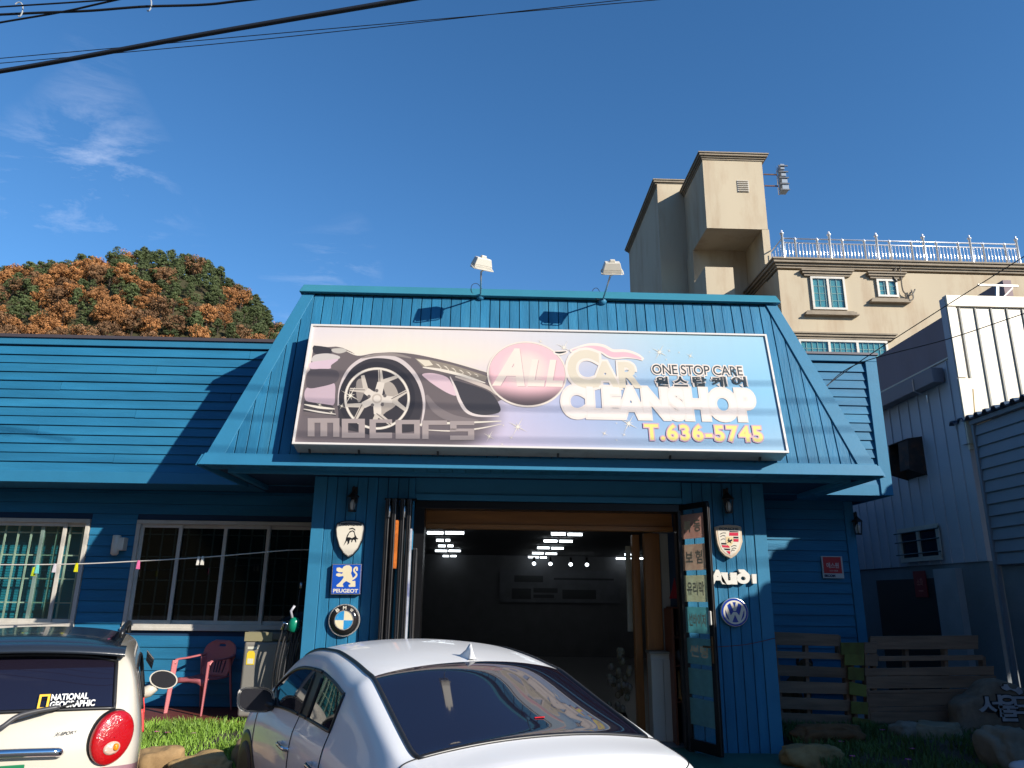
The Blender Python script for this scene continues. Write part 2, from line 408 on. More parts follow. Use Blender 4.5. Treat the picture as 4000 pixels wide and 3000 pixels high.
# ---- wing parapets (vertical lap siding on an overhanging box)
def siding(parent, x0, x1, z0, z1, Yf, pitch, joints, mat_=M_painth):
    z = z0; r = 0
    while z < z1-.02:
        h = min(pitch, z1-z); cuts = [x0]+sorted(j for (rr, j) in joints if rr == r and x0 < j < x1)+[x1]
        for a, b in zip(cuts, cuts[1:]):
            t = random.uniform(-.003, .003); s_ = random.uniform(-.004, .004)
            MB().hexa([(a+.002, Yf-.030+t, z+s_), (b-.002, Yf-.030+t, z-s_*.5), (b-.002, Yf, z-s_*.5), (a+.002, Yf, z+s_),
                       (a+.002, Yf-.010+t, z+h-.004), (b-.002, Yf-.010+t, z+h-.004), (b-.002, Yf, z+h-.004), (a+.002, Yf, z+h-.004)]).build('siding_board', mat_, parent)
        z += pitch; r += 1
YW_, YWALL, ZS, ZTOP = .97, 1.72, 3.18, 5.28
lw = MB().box(-10.4, -1.9, YW_, 2.2, ZS+.01, ZTOP-.05).build('wing_parapet', M_core, shop)
J = [(r, -8.9+((r*37) % 61)/10) for r in range(16)]+[(r, -6.9+((r*23) % 47)/10) for r in range(0, 16, 2)]
siding(lw, -10.4, -1.95, ZS+.15, ZTOP-.14, YW_, .1285, J)
MB().box(-10.4, -1.95, YW_-.034, YW_-.001, ZS-.005, ZS+.148).build('fascia_board', M_trim, lw, bevel=.004)
MB().box(-10.4, -1.95, YW_-.05, YW_-.001, ZTOP-.135, ZTOP-.03).build('top_board', M_trim, lw, bevel=.004)
MB().hexa([(-10.45, YW_-.075, ZTOP-.035), (-1.9, YW_-.075, ZTOP-.035), (-1.9, 2.2, ZTOP-.035), (-10.45, 2.2, ZTOP-.035), (-10.45, YW_-.05, ZTOP+.02), (-1.9, YW_-.05, ZTOP+.02), (-1.9, 2.2, ZTOP+.02), (-10.45, 2.2, ZTOP+.02)]).build('flashing', M_capb, lw)
rw = MB().box(3.2, 5.67, YW_, 2.2, ZS+.01, ZTOP-.05).build('wing_parapet', M_core, shop)
siding(rw, 3.2, 5.55, ZS+.15, ZTOP-.14, YW_, .1285, [])
MB().box(3.2, 5.55, YW_-.033, YW_-.001, ZS-.005, ZS+.148).build('fascia_board', M_trim, rw)
MB().box(5.53, 5.70, YW_-.055, YW_+.1, ZS-.004, ZTOP-.13).build('corner_board', M_trim, rw, bevel=.004)
MB().box(5.672, 5.70, YW_+.102, 2.2, ZS-.004, ZTOP-.13).build('side_board', M_painth, rw)
MB().box(3.2, 5.70, YW_-.055, YW_-.001, ZTOP-.127, ZTOP-.03).build('top_board', M_trim, rw, bevel=.004)
MB().hexa([(3.2, YW_-.075, ZTOP-.028), (5.73, YW_-.075, ZTOP-.028), (5.73, 2.2, ZTOP-.028), (3.2, 2.2, ZTOP-.028), (3.2, YW_-.06, ZTOP+.01), (5.73, YW_-.06, ZTOP+.01), (5.73, 2.2, ZTOP+.01), (3.2, 2.2, ZTOP+.01)]).build('flashing', mat('grey_flashing', S(130, 125, 125, .8), .4, metal=.4), rw)
MB().box(-10.4, 5.69, 2.25, 17, 5.0, 5.1).build('roof', M_capb, shop)

# ---- walls of the wings: core with openings + lap boards cut round the windows
W1, W2 = (-8.15, -5.76), (-5.09, -2.30); ZW0, ZW1 = 1.26, 2.75
def wall_core(x0, x1, ops, Y0, Y1, z0, z1, m, name='wall'):
    mb = MB(); xs = sorted({x0, x1, *[o[0] for o in ops], *[o[1] for o in ops]})
    for a, b in zip(xs, xs[1:]):
        hole = [o for o in ops if o[0] <= a and b <= o[1]]
        if hole: mb.box(a, b, Y0, Y1, z0, hole[0][2]); mb.box(a, b, Y0, Y1, hole[0][3], z1)
        else: mb.box(a, b, Y0, Y1, z0, z1)
    return mb.build(name, m, shop)
ops = [(*W1, ZW0, ZW1), (*W2, ZW0, ZW1)]
lwall = wall_core(-10.4, -2.0, ops, YWALL, YWALL+.12, -.02, ZS+.01, M_core)
z = .25
while z < ZS-.02:
    h = .152; segs = [(-10.4, -2.02)]
    if z+h > ZW0-.02 and z < ZW1+.02: segs = [(-10.4, W1[0]-.01), (W1[1]+.01, W2[0]-.01), (W2[1]+.01, -2.02)]
    for a, b in segs:
        z0_, z1_ = z, min(z+h, ZS)
        if len(segs) == 1 and z < ZW0 < z+h: z1_ = ZW0-.02
        MB().hexa([(a, YWALL-.026, z0_), (b, YWALL-.026, z0_), (b, YWALL-.001, z0_), (a, YWALL-.001, z0_), (a, YWALL-.010, z1_-.004), (b, YWALL-.010, z1_-.004), (b, YWALL-.001, z1_-.004), (a, YWALL-.001, z1_-.004)]).build('siding_board', M_painth, lwall)
    z += h
MB().box(-10.4, -1.9, YW_+.01, YWALL-.03, ZS+.002, ZS+.009).build('soffit', M_trim, lw)
rwall = wall_core(3.3, 5.45, [(3.42, 4.02, 1.05, 2.62)], YWALL, YWALL+.12, -.02, ZS+.01, M_core)
z = .02
while z < ZS-.02:
    a = 4.06 if z > .95 and z < 2.65 else 3.42
    MB().hexa([(a, YWALL-.026, z), (5.33, YWALL-.026, z), (5.33, YWALL-.001, z), (a, YWALL-.001, z), (a, YWALL-.010, z+.148), (5.33, YWALL-.010, z+.148), (5.33, YWALL-.001, z+.148), (a, YWALL-.001, z+.148)]).build('siding_board', M_painth, rwall)
    z += .152
MB().box(5.335, 5.47, YWALL-.04, YWALL+.14, -.02, ZS).build('corner_board', M_trim, rwall)
MB().box(5.45, 5.47, YWALL+.145, 16, -.02, ZS+.5).build('side_wall', M_painth, shop)
MB().box(3.2, 5.67, YW_+.01, YWALL-.03, ZS+.002, ZS+.009).build('soffit', M_trim, rw)

# ---- windows
def window(name, x0, x1, z0, z1, mull, sashes, gx, gz, gm):
    w = MB()
    t = .055
    for a, b, c_, d in ((x0, x1, z1-t, z1), (x0, x1, z0, z0+t), (x0, x0+t, z0+t, z1-t), (x1-t, x1, z0+t, z1-t)): w.box(a, b, YWALL-.045, YWALL+.10, c_, d)
    win = w.build(name, M_white, shop, bevel=.004)
    MB().box(x0-.01, x1+.01, YWALL-.06, YWALL-.047, z0-.03, z0+.01).build('sill', M_white, win, bevel=.004)
    for k, (a, b, yo) in enumerate(sashes):
        s_ = MB(); q = .05
        for e, f, c_, d in ((a, b, z1-t-q, z1-t), (a, b, z0+t, z0+t+q), (a, a+q, z0+t+q, z1-t-q), (b-q, b, z0+t+q, z1-t-q)): s_.box(e, f, yo, yo+.03, c_, d)
        s_.build('sash', M_white, win, bevel=.003)
        MB().box(a+q, b-q, yo+.012, yo+.017, z0+t+q, z1-t-q).build('pane', M_glass if gm else M_glassd, win)
    for x in gx: MB().box(x-.011, x+.011, YWALL+.115, YWALL+.133, z0+.05, z1-.05).build('grille_bar', mat('cream_grille', S(226, 226, 200, .9), .5), win)
    for z in gz: MB().box(x0+.04, x1-.04, YWALL+.134, YWALL+.150, z-.009, z+.009).build('grille_bar', MATS['cream_grille'], win)
    return win
px2x = lambda p, yy=2100: onY(p, yy, YWALL).x
wa = window('window', *W1, ZW0, ZW1, [], [(-8.1, -7.1, YWALL), (-7.15, -6.10, YWALL), (-6.48, -5.81, YWALL+.04)], [-7.95+.185*i for i in range(12)], [ZW0+.32, ZW0+.65, ZW0+.98, ZW0+1.3], True)
m1, m2, m3 = px2x(700), px2x(880), px2x(1040)
wb_ = window('window', *W2, ZW0, ZW1, [], [(-5.04, m1+.03, YWALL), (m1-.03, m2+.03, YWALL+.04), (m2-.03, m3+.05, YWALL), (m3, -2.35, YWALL+.04)], [-4.95+.185*i for i in range(14)], [ZW0+.32, ZW0+.65, ZW0+.98, ZW0+1.3], False)
# blinds and rooms behind the windows
bl = MB().box(-8.2, -5.95, 2.06, 2.065, 1.2, 2.8).build('blind', mat('teal_blind', S(40, 150, 170, .8), .6), wa)
z = 1.22
while z < 2.72:
    for a, b in ((-8.2, -7.3), (-7.28, -6.62), (-6.60, -5.98)): MB().hexa([(a, 2.045, z), (b, 2.045, z), (b, 2.05, z), (a, 2.05, z), (a, 2.052, z+.03), (b, 2.052, z+.03), (b, 2.057, z+.03), (a, 2.057, z+.03)]).build('blind_slat', MATS['teal_blind'], wa)
    z += .036
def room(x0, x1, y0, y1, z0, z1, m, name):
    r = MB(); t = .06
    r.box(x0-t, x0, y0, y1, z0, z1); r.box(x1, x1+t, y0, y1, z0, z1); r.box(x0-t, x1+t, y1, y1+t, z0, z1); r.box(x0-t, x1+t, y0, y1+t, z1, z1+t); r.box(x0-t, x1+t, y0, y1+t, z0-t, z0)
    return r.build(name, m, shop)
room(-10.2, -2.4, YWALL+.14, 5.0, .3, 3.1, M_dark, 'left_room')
MB().box(-3.1, -2.42, 2.3, 2.36, .9, 2.35).build('stored_board', mat('plywood', S(120, 96, 40, .6), .6, var=.2), shop)
rwin = MB().box(3.42, 4.02, YWALL+.02, YWALL+.05, 1.05, 2.62).build('side_window', mat('dark_pane', (.012, .013, .015), .08), shop)
for a, b, c_, d in ((3.42, 4.02, 2.57, 2.62), (3.42, 4.02, 1.05, 1.10), (3.97, 4.02, 1.10, 2.57)): MB().box(a, b, YWALL-.04, YWALL+.018, c_, d).build('frame', mat('bronze_frame', S(74, 62, 58, .8), .4, metal=.3), rwin)
MB().box(3.40, 4.04, YWALL-.07, YWALL-.03, 1.0, 1.045).build('sill', M_trim, rwin)

# ---- porch pillars
def pillar(x0, x1, name='pillar'):
    p = MB().box(x0, x1, .03, 1.85, -.02, ZB+.06).build(name, M_core, shop)
    return p
pL = pillar(-2.17, -.93)
MB().box(-2.19, -2.035, -.005, .03, -.02, ZB+.02).build('corner_board', M_trim, pL, bevel=.004)
xs = [-2.03]; 
while xs[-1] < -.98: xs.append(xs[-1]+.1275)
for a in xs[:-1]: MB().box(a, min(a+.120, -.93), .006+random.uniform(-.002, .002), .03, -.015, ZB+.02).build('plank', M_paint, pL, bevel=.004, seg=1)
MB().box(-2.195, -2.175, .03, 1.7, -.02, ZB+.03).build('side_cladding', M_trim, pL)
pR = pillar(2.46, 3.48)
MB().box(3.345, 3.50, -.005, .03, -.02, ZB+.02).build('corner_board', M_trim, pR, bevel=.004)
a = 2.46
while a < 3.3:
    MB().box(a, min(a+.120, 3.34), .006+random.uniform(-.002, .002), .03, -.015, ZB+.02).build('plank', M_paint, pR, bevel=.004, seg=1); a += .1275
MB().box(3.482, 3.502, .031, 1.7, -.02, ZB+.03).build('side_cladding', M_trim, pR)

# ---- entrance: header, track, lintel, interior
MB().box(-.93, 2.46, .06, .26, 2.98, ZB+.06).build('header', M_trim, shop)
MB().box(-.93, 2.46, .02, .20, 2.90, 2.978).build('header_moulding', M_trim, shop, bevel=.006)
MB().box(-.92, 2.45, .05, .30, 2.80, 2.897).build('door_track', M_black, shop, bevel=.006)
MB().box(-.93, -.80, .05, .30, -.01, 2.80).build('door_jamb', M_black, shop)
MB().box(2.40, 2.46, .05, .30, -.01, 2.80).build('door_jamb', M_black, shop)
lin = MB().box(-.9, 2.9, .62, .74, 2.60, 2.92).build('lintel', M_pine, shop)
MB().box(-.9, 2.9, .58, .619, 2.60, 2.66).build('lintel_moulding', M_pine, lin, bevel=.005)
MB().box(-.9, 2.5, .40, .58, 2.925, 2.96).build('white_strip', mat('white_plaster', S(200, 195, 185, .8), .7, var=.05), lin)
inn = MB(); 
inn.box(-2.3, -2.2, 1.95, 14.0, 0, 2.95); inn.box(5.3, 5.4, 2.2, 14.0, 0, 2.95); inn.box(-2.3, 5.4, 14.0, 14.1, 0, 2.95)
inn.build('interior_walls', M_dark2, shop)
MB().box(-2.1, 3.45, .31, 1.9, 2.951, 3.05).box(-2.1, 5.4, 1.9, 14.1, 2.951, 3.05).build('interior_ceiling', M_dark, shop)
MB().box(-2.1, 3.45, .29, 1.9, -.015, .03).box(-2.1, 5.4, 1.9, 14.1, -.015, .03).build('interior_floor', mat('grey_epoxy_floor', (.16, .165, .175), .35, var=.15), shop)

# ------------------------------------------------------------------ the big shop sign
SO = Vector((-2.215, -1.10, 3.365)); SUP = Vector((0, .36, 1.555))
SP = Plane(SO, (1, 0, 0), SUP); SW, SH = 5.63, SUP.length
sign = thing('shop_sign', 'long tilted light box sign with a sports car picture and shop name', 'sign', SO-Vector((-2.8, 0, .1)))
M_alu = mat('sign_aluminium', S(196, 190, 182, .85), .38, metal=.25, var=.08, dirt=S(120, 112, 104), dscale=6, damt=.5)
DEP = .24
cs = MB(); P = [SP.p(0, 0, -.012), SP.p(SW, 0, -.012), SP.p(SW, SH, -.012), SP.p(0, SH, -.012)]
cs.prism(P, SP.n*-(DEP-.012)); cs.build('casing', M_alu, sign, bevel=.004)
fr = MB(); t = .017
for a, b, c_, d in ((-.006, SW+.006, -.006, t), (-.006, SW+.006, SH-t, SH+.006), (-.006, t, t, SH-t), (SW-t, SW+.006, t, SH-t)):
    fr.prism([SP.p(a, c_, -.01), SP.p(b, c_, -.01), SP.p(b, d, -.01), SP.p(a, d, -.01)], SP.n*.03)
fr.build('frame', mat('sign_white_edge', S(235, 228, 220, .85), .35, metal=.1), sign)
for u in (.16, .72, 1.62, 3.0, 4.3, 5.35):
    b = MB(); b.prism([SP.p(u-.012, -.004, -.12), SP.p(u+.012, -.004, -.12), SP.p(u+.012, -.035, -.15), SP.p(u-.012, -.035, -.15)], SP.n*-.03); b.build('clip', mat('dark_bracket', (.03, .03, .03), .5), sign)
for u in (1.0, 2.8, 4.6):
    b = MB(); b.bar(SP.p(u, .25, -DEP), SP.p(u, .25, -DEP-.22), .04, .04); b.bar(SP.p(u, SH-.25, -DEP), SP.p(u, SH-.25, -DEP-.16), .04, .04); b.build('bracket', M_steel, sign)

GC = [[(222, 212, 216), (228, 218, 216), (226, 218, 220), (208, 214, 220), (180, 212, 226), (165, 210, 230)],
      [(236, 222, 208), (242, 230, 206), (236, 222, 210), (205, 205, 216), (170, 206, 226), (152, 204, 230)],
      [(225, 208, 204), (232, 216, 206), (214, 202, 214), (178, 188, 216), (140, 188, 222), (138, 198, 230)],
      [(214, 196, 200), (214, 196, 204), (206, 196, 216), (172, 184, 216), (140, 184, 220), (142, 194, 226)],
      [(208, 184, 194), (212, 188, 198), (210, 194, 212), (188, 192, 214), (160, 190, 216), (156, 196, 222)]]
def bil(G, s, t):
    h, w = len(G)-1, len(G[0])-1; x = min(max(s, 0), .9999)*w; y = min(max(1-t, 0), .9999)*h
    i, j = int(y), int(x); fy, fx = y-i, x-j
    return [sum(G[i+a][j+b][k]*(fy if a else 1-fy)*(fx if b else 1-fx) for a in (0, 1) for b in (0, 1)) for k in range(3)]
def sst(a, b, x): t = min(1, max(0, (x-a)/(b-a))); return t*t*(3-2*t)
KP = .80
cu0, cv0 = SP.px(1500, 1600); cru = SP.px(1960, 1600)[0]-cu0
def facecol(u, v):
    c = bil(GC, u/SW, v/SH)
    r = (abs((u-cu0)/cru)**3.2+abs((v-cv0)/.60)**2.6)**(1/3)
    k = 1-sst(.80, 1.08, r)
    return [a+(b-a)*k*.92 for a, b in zip(c, (104, 94, 94))]
def colgrid(name, rows, colf, mat_, parent, uvs):
    mb = MB(); mb.grid(rows); me = mb.mesh(name, wloc(parent), fix=False)
    ca = me.color_attributes.new('print', 'FLOAT_COLOR', 'POINT')
    flat = [q for r in uvs for q in r]
    for i, (u, v) in enumerate(flat): ca.data[i].color = (*S(*[max(0, min(255, c)) for c in colf(u, v)], KP), 1)
    return link(name, me, mat_, parent)
M_print = mat('printed_film', (1, 1, 1), .34, attr='print', var=.012, vscale=2.5, stretch=(6, 1, .5))
NU, NV = 190, 56
uv = [[(t+(SW-2*t)*i/NU, t+(SH-2*t)*j/NV) for i in range(NU+1)] for j in range(NV+1)]
face = colgrid('printed_face', [[SP.p(u, v, .0) for u, v in r] for r in uv], facecol, M_print, sign, uv)
_pm = {}
def ink(r, g, b):
    k = (r, g, b)
    if k not in _pm: _pm[k] = mat('ink_%d_%d_%d' % k, S(r, g, b, KP), .36, var=.03, vscale=4)
    return _pm[k]
LV = [.0012]
def layer(name, fn, col):
    mb = MB(); LV[0] += .00004; fn(mb, LV[0]); LV[0] = max(LV[0], LV[0]+(.00011 if 'lettering' in name or 'outline' in name or 'shade' in name else 0)); return mb.build(name, ink(*col), face, fix=False)
z6 = lambda zx, zy: SP.px(1100+zx/2.212, 1200+zy/2.212)
z7 = lambda zx, zy: SP.px(1850+zx/1.7015, 1200+zy/1.7015)
def pg(P, f=z6): return lambda mb, h: shape(mb, SP, [f(*p) for p in P], h)
def sm(P, f=z6, n=5): return lambda mb, h: shape(mb, SP, [tuple(f(p[0], p[1])) for p in spline(P, n, True)], h)
def ln(P, w, f=z6, n=6):
    def fn(mb, h):
        Q = [f(p[0], p[1]) for p in spline(P, n)]; m = len(Q)
        stroke(mb, SP, Q, [w*(.25+.75*sin(pi*(i+.5)/m)) for i in range(m)] if isinstance(w, float) else w[0], h)
    return fn
# picture of a dark sports car: bodywork, arch, highlights, lamp, wheel
layer('car_body_print', pg([(278, 330), (400, 345), (470, 340), (530, 352), (600, 385), (660, 420), (780, 400), (960, 388), (1130, 402), (1300, 436), (1500, 486), (1700, 545), (1795, 572), (1850, 690), (1900, 800), (1700, 900), (1600, 1000), (500, 1010), (190, 930), (235, 600)]), (112, 101, 100))
layer('cockpit_print', sm([(282, 335), (400, 348), (440, 380), (400, 412), (300, 405), (272, 380)]), (64, 60, 62))
layer('mirror_print', sm([(440, 360), (530, 356), (560, 380), (500, 400), (440, 385)]), (196, 188, 178))
layer('bonnet_highlight', sm([(285, 415), (400, 400), (500, 425), (480, 452), (360, 462), (262, 470)]), (205, 196, 190))
layer('door_highlight', sm([(250, 480), (380, 458), (490, 450), (430, 500), (420, 530), (330, 534), (248, 530)]), (216, 190, 200))
layer('door_lower', sm([(215, 700), (330, 690), (450, 655), (462, 760), (440, 850), (300, 830), (205, 800)]), (200, 176, 184))
layer('door_shade', sm([(240, 548), (470, 545), (480, 640), (330, 690), (222, 690)]), (92, 84, 86))
layer('sill_print', pg([(196, 812), (440, 848), (470, 940), (188, 900)]), (74, 68, 68))
layer('sill_line', ln([(196, 840), (330, 866), (460, 880)], .03), (232, 222, 206))
layer('sill_line', ln([(190, 880), (330, 906), (470, 925)], .02), (220, 210, 198))
layer('wheel_arch', sm([(490, 900), (500, 720), (570, 560), (700, 455), (850, 428), (1000, 460), (1120, 560), (1190, 700), (1215, 860), (1180, 1000), (1100, 1080), (560, 1060)]), (66, 61, 62))
layer('arch_line', ln([(488, 850), (510, 680), (590, 530), (720, 442), (860, 424), (1010, 455), (1130, 555), (1205, 690), (1232, 850), (1205, 1030)], .055), (214, 200, 196))
layer('fender_pink', sm([(1215, 580), (1300, 570), (1420, 600), (1470, 660), (1510, 760), (1440, 745), (1330, 680), (1250, 620)]), (222, 192, 198))
layer('grille_print', sm([(1480, 640), (1600, 660), (1770, 720), (1850, 790), (1890, 900), (1760, 930), (1640, 915), (1570, 840), (1520, 740)]), (70, 66, 68))
layer('grille_edge', ln([(1455, 600), (1500, 700), (1540, 810), (1600, 900), (1700, 938), (1880, 942)], .04), (226, 212, 206))
layer('headlamp_print', pg([(1150, 440), (1280, 455), (1480, 500), (1700, 570), (1780, 600), (1760, 640), (1560, 595), (1380, 560), (1220, 515)]), (150, 138, 124))
layer('headlamp_glass', pg([(1165, 450), (1275, 460), (1310, 500), (1240, 512)]), (226, 214, 192))
for q in range(6): layer('lamp_rib', pg([(1330+q*66, 488+q*17), (1356+q*66, 494+q*17), (1384+q*64, 528+q*14), (1358+q*64, 540+q*13), (1376+q*64, 524+q*14)]), (224, 212, 192))
layer('lamp_line', ln([(1220, 520), (1380, 545), (1560, 590), (1760, 655)], .04), (232, 220, 204))
layer('bumper_line', ln([(1500, 600), (1640, 640), (1790, 700), (1860, 760)], .05), (206, 190, 178))
layer('fender_line', ln([(560, 378), (660, 415), (800, 392), (960, 382), (1130, 396), (1300, 430), (1500, 480), (1790, 566)], .028), (236, 224, 208))
layer('fender_glow', ln([(690, 440), (860, 408), (1000, 414), (1120, 440)], .045), (150, 138, 132))
layer('body_sheen', ln([(1250, 760), (1330, 880), (1480, 960), (1700, 985)], .10), (134, 122, 120))
layer('skirt_line', ln([(1180, 1040), (1230, 1010), (1560, 1000), (1900, 985)], .03), (232, 222, 206))
layer('skirt_line', ln([(1230, 1060), (1480, 1070), (1700, 1050), (1900, 1010)], .02), (226, 214, 200))
wc = (825, 790)
ell = lambda rx, ry, a: (wc[0]+rx*cos(a), wc[1]+ry*sin(a))
layer('tyre_print', lambda mb, h: shape(mb, SP, [z6(*ell(330, 318, 2*pi*i/48)) for i in range(48)], h), (56, 52, 54))
layer('wheel_well', lambda mb, h: shape(mb, SP, [z6(*ell(280, 262, 2*pi*i/48)) for i in range(48)], h), (62, 57, 58))
def rimring(r0, r1, s=1.0):
    def fn(mb, h): mb.grid([[SP.p(*z6(*ell(r*1.0, r*.945, 2*pi*i/64)), h) for i in range(65)] for r in (r0, r1)])
    return fn
layer('brake_disc', sm([(870, 640), (960, 660), (1010, 760), (985, 850), (900, 910), (840, 960), (810, 900), (900, 800)]), (176, 164, 152))
layer('caliper', sm([(650, 640), (700, 620), (720, 700), (690, 800), (660, 820), (645, 740)]), (150, 140, 132))
layer('rim_print', rimring(262, 285), (206, 194, 180))
layer('rim_print', rimring(268, 279), (236, 226, 212))
J5 = [((860, 650), (850, 540), (1000, 600)), ((958, 800), (1085, 725), (1075, 890)), ((830, 925), (950, 1015), (770, 1050)), ((705, 848), (630, 985), (560, 850)), ((730, 722), (590, 712), (700, 590))]
for j, a, b in J5:
    for e in (a, b): layer('spoke_print', (lambda j, e: lambda mb, h: stroke(mb, SP, [z6(*j), z6(*e)], [.060, .042], h))(j, e), (206, 194, 180))
    layer('spoke_print', (lambda j: lambda mb, h: stroke(mb, SP, [z6(*wc), z6(*j)], [.10, .085], h))(j), (222, 210, 196))
    layer('spoke_edge', (lambda j, e: lambda mb, h: stroke(mb, SP, [z6(j[0]-10, j[1]-6), z6(e[0]-6, e[1])], .012, h))(j, a), (120, 110, 104))
for q in range(5): layer('wheel_nut', (lambda a: lambda mb, h: shape(mb, SP, [z6(wc[0]+72*cos(a)+15*cos(2*pi*i/10), wc[1]+68*sin(a)+15*sin(2*pi*i/10)) for i in range(10)], h))(2*pi*q/5+.9), (110, 102, 98))
layer('hub_print', lambda mb, h: shape(mb, SP, [z6(*ell(44, 42, 2*pi*i/24)) for i in range(24)], h), (196, 182, 168))
layer('hub_print', lambda mb, h: shape(mb, SP, [z6(*ell(30, 28, 2*pi*i/24)) for i in range(24)], h), (226, 214, 200))
# block lettering under the car: motors
def blk(rects):
    def fn(mb, h):
        for x0, y0, x1, y1 in rects: shape(mb, SP, [z6(x0, y1), z6(x1, y1), z6(x1, y0), z6(x0, y0)], h)
    return fn
layer('motors_lettering', blk([(225, 960, 500, 1000), (225, 1000, 285, 1118), (335, 1000, 395, 1118), (445, 1000, 500, 1122), (520, 965, 720, 1003), (520, 1003, 575, 1130), (666, 1003, 720, 1130), (575, 1085, 666, 1130), (760, 1000, 815, 1135), (815, 1085, 955, 1135), (760, 970, 955, 1000), (985, 975, 1195, 1012), (985, 1012, 1040, 1138), (1145, 1012, 1195, 1138), (1040, 1092, 1145, 1138), (1215, 980, 1270, 1140), (1270, 980, 1430, 1018), (1455, 985, 1665, 1020), (1455, 1020, 1512, 1060), (1455, 1050, 1665, 1075), (1610, 1075, 1665, 1148), (1455, 1110, 1610, 1148)]), (168, 154, 150))
def star(cx, cy, r, f, a=.5):
    def fn(mb, h):
        P = []
        for i in range(16):
            rr = r*(1 if i % 4 == 0 else (.45 if i % 4 == 2 else .10)); P.append(f(cx+rr*cos(a+2*pi*i/16), cy+rr*sin(a+2*pi*i/16)))
        shape(mb, SP, P, h)
    return fn
for cx, cy, r in ((595, 765, 95), (520, 855, 42), (330, 845, 42), (430, 910, 30), (2040, 1035, 95), (1795, 1118, 60), (1985, 1128, 34), (1905, 1185, 28), (1915, 1022, 22)): layer('sparkle', star(cx, cy, r, z6), (244, 234, 216))
for cx, cy, r in ((600, 270, 62), (445, 228, 26), (1235, 300, 62), (1300, 290, 20), (1440, 325, 34), (1280, 348, 14), (1365, 302, 14), (1170, 298, 12), (1030, 775, 72), (870, 840, 34), (1000, 848, 24), (950, 884, 14), (950, 772, 14)): layer('sparkle', star(cx, cy, r, z7), (246, 236, 218))
# ball emblem with the word ALL
bcu, bcv = z7(355, 442); bru = z7(620, 442)[0]-bcu; brv = z7(355, 228)[1]-bcv
def ballcol(a, b):
    hl = max(0, 1-((a+.05)**2/.5+(b-.15)**2/.45)); pk = (244, 196, 200); cr = (240, 220, 208)
    c = [p+(q-p)*min(1, hl*1.3) for p, q in zip(pk, cr)]
    dk = sst(.35, .95, -b+.18*(abs(a))**2-.05); dk = max(dk, sst(.75, 1.05, -a*.85-b*.3)*.8)
    return [p+(q-p)*dk for p, q in zip(c, (88, 76, 78))]
rr = [[(k/14*cos(2*pi*i/56), k/14*sin(2*pi*i/56)) for i in range(57)] for k in range(15)]
LV[0] += .0002
layer('ball_rim', lambda mb, h: disc(mb, SP, bcu, bcv, bru, brv, h), (238, 224, 210))
layer('ball_rim', lambda mb, h: disc(mb, SP, bcu, bcv, bru*.965, brv*.955, h), (196, 182, 172))
LV[0] += .0001
colgrid('ball_print', [[SP.p(bcu+a*bru*.95, bcv+b*brv*.94, LV[0]) for a, b in r] for r in rr], ballcol, M_print, face, rr)
def words(body, x0, y0, x1, y1, f, bold=0, shear=0, space=1.0):
    (u0, v0), (u1, v1) = f(x0, y1), f(x1, y0)
    return lambda mb, h: lettering(mb, SP, body, u0, v0, u1, v1, h, bold, shear, space)
layer('all_shadow', words('A', 150, 294, 330, 512, z7, .045, .28), (206, 168, 170)); layer('all_lettering', words('A', 146, 290, 326, 508, z7, .045, .28), (244, 226, 212))
layer('all_shadow', words('LL', 372, 366, 584, 520, z7, .045, .2, 1.1), (206, 168, 170)); layer('all_lettering', words('LL', 368, 362, 580, 516, z7, .045, .2, 1.1), (244, 226, 212))
CL = (242, 228, 216)
layer('swoosh_outline', ln([(640, 292), (760, 264), (850, 275), (920, 312), (1010, 312), (1080, 326), (1128, 350)], .14, z7), CL)
layer('swoosh', ln([(655, 290), (760, 270), (850, 280), (920, 316), (1010, 316), (1075, 330), (1115, 346)], .075, z7), (240, 188, 196))
layer('bow_print', ln([(530, 300), (570, 306), (625, 296)], .07, z7), CL); layer('bow_print', ln([(540, 300), (570, 304), (615, 297)], .028, z7), (60, 66, 64))
layer('car_lettering_outline', words('C', 640, 300, 820, 525, z7, .095), CL); layer('car_lettering_outline', words('AR', 800, 375, 1090, 525, z7, .095, 0, 1.0), CL)
layer('cleanshop_lettering', words('CLEANSHOP', 600, 560, 1845, 720, z7, .10, 0, .97), (240, 226, 216))
layer('car_lettering', words('C', 640, 300, 820, 525, z7, .04), (226, 214, 192)); layer('car_lettering', words('AR', 800, 375, 1090, 525, z7, .04, 0, 1.0), (226, 214, 192))
layer('cleanshop_shade', words('CLEANSHOP', 600, 560, 1845, 720, z7, .045, 0, .97), (244, 232, 224))
layer('phrase_outline', words('ONE STOP CARE', 1190, 396, 1780, 444, z7, .10, 0, .96), CL); layer('phrase_lettering', words('ONE STOP CARE', 1190, 396, 1780, 444, z7, .012, 0, .96), (52, 64, 68))
for ch, a, b in (('원', 1210, 1292), ('스', 1330, 1420), ('탑', 1456, 1546), ('케', 1586, 1676), ('어', 1720, 1808)):
    layer('hangul_outline', words(ch, a+6, 466, b-6, 526, z7, .11), CL); layer('hangul_lettering', words(ch, a+6, 466, b-6, 526, z7, .035), (48, 60, 64))
layer('phone_outline', words('T.636-5745', 1145, 796, 1905, 880, z7, .085, 0, 1.16), (216, 172, 188)); layer('phone_lettering', words('T.636-5745', 1145, 796, 1905, 880, z7, .03, 0, 1.16), (240, 226, 128))

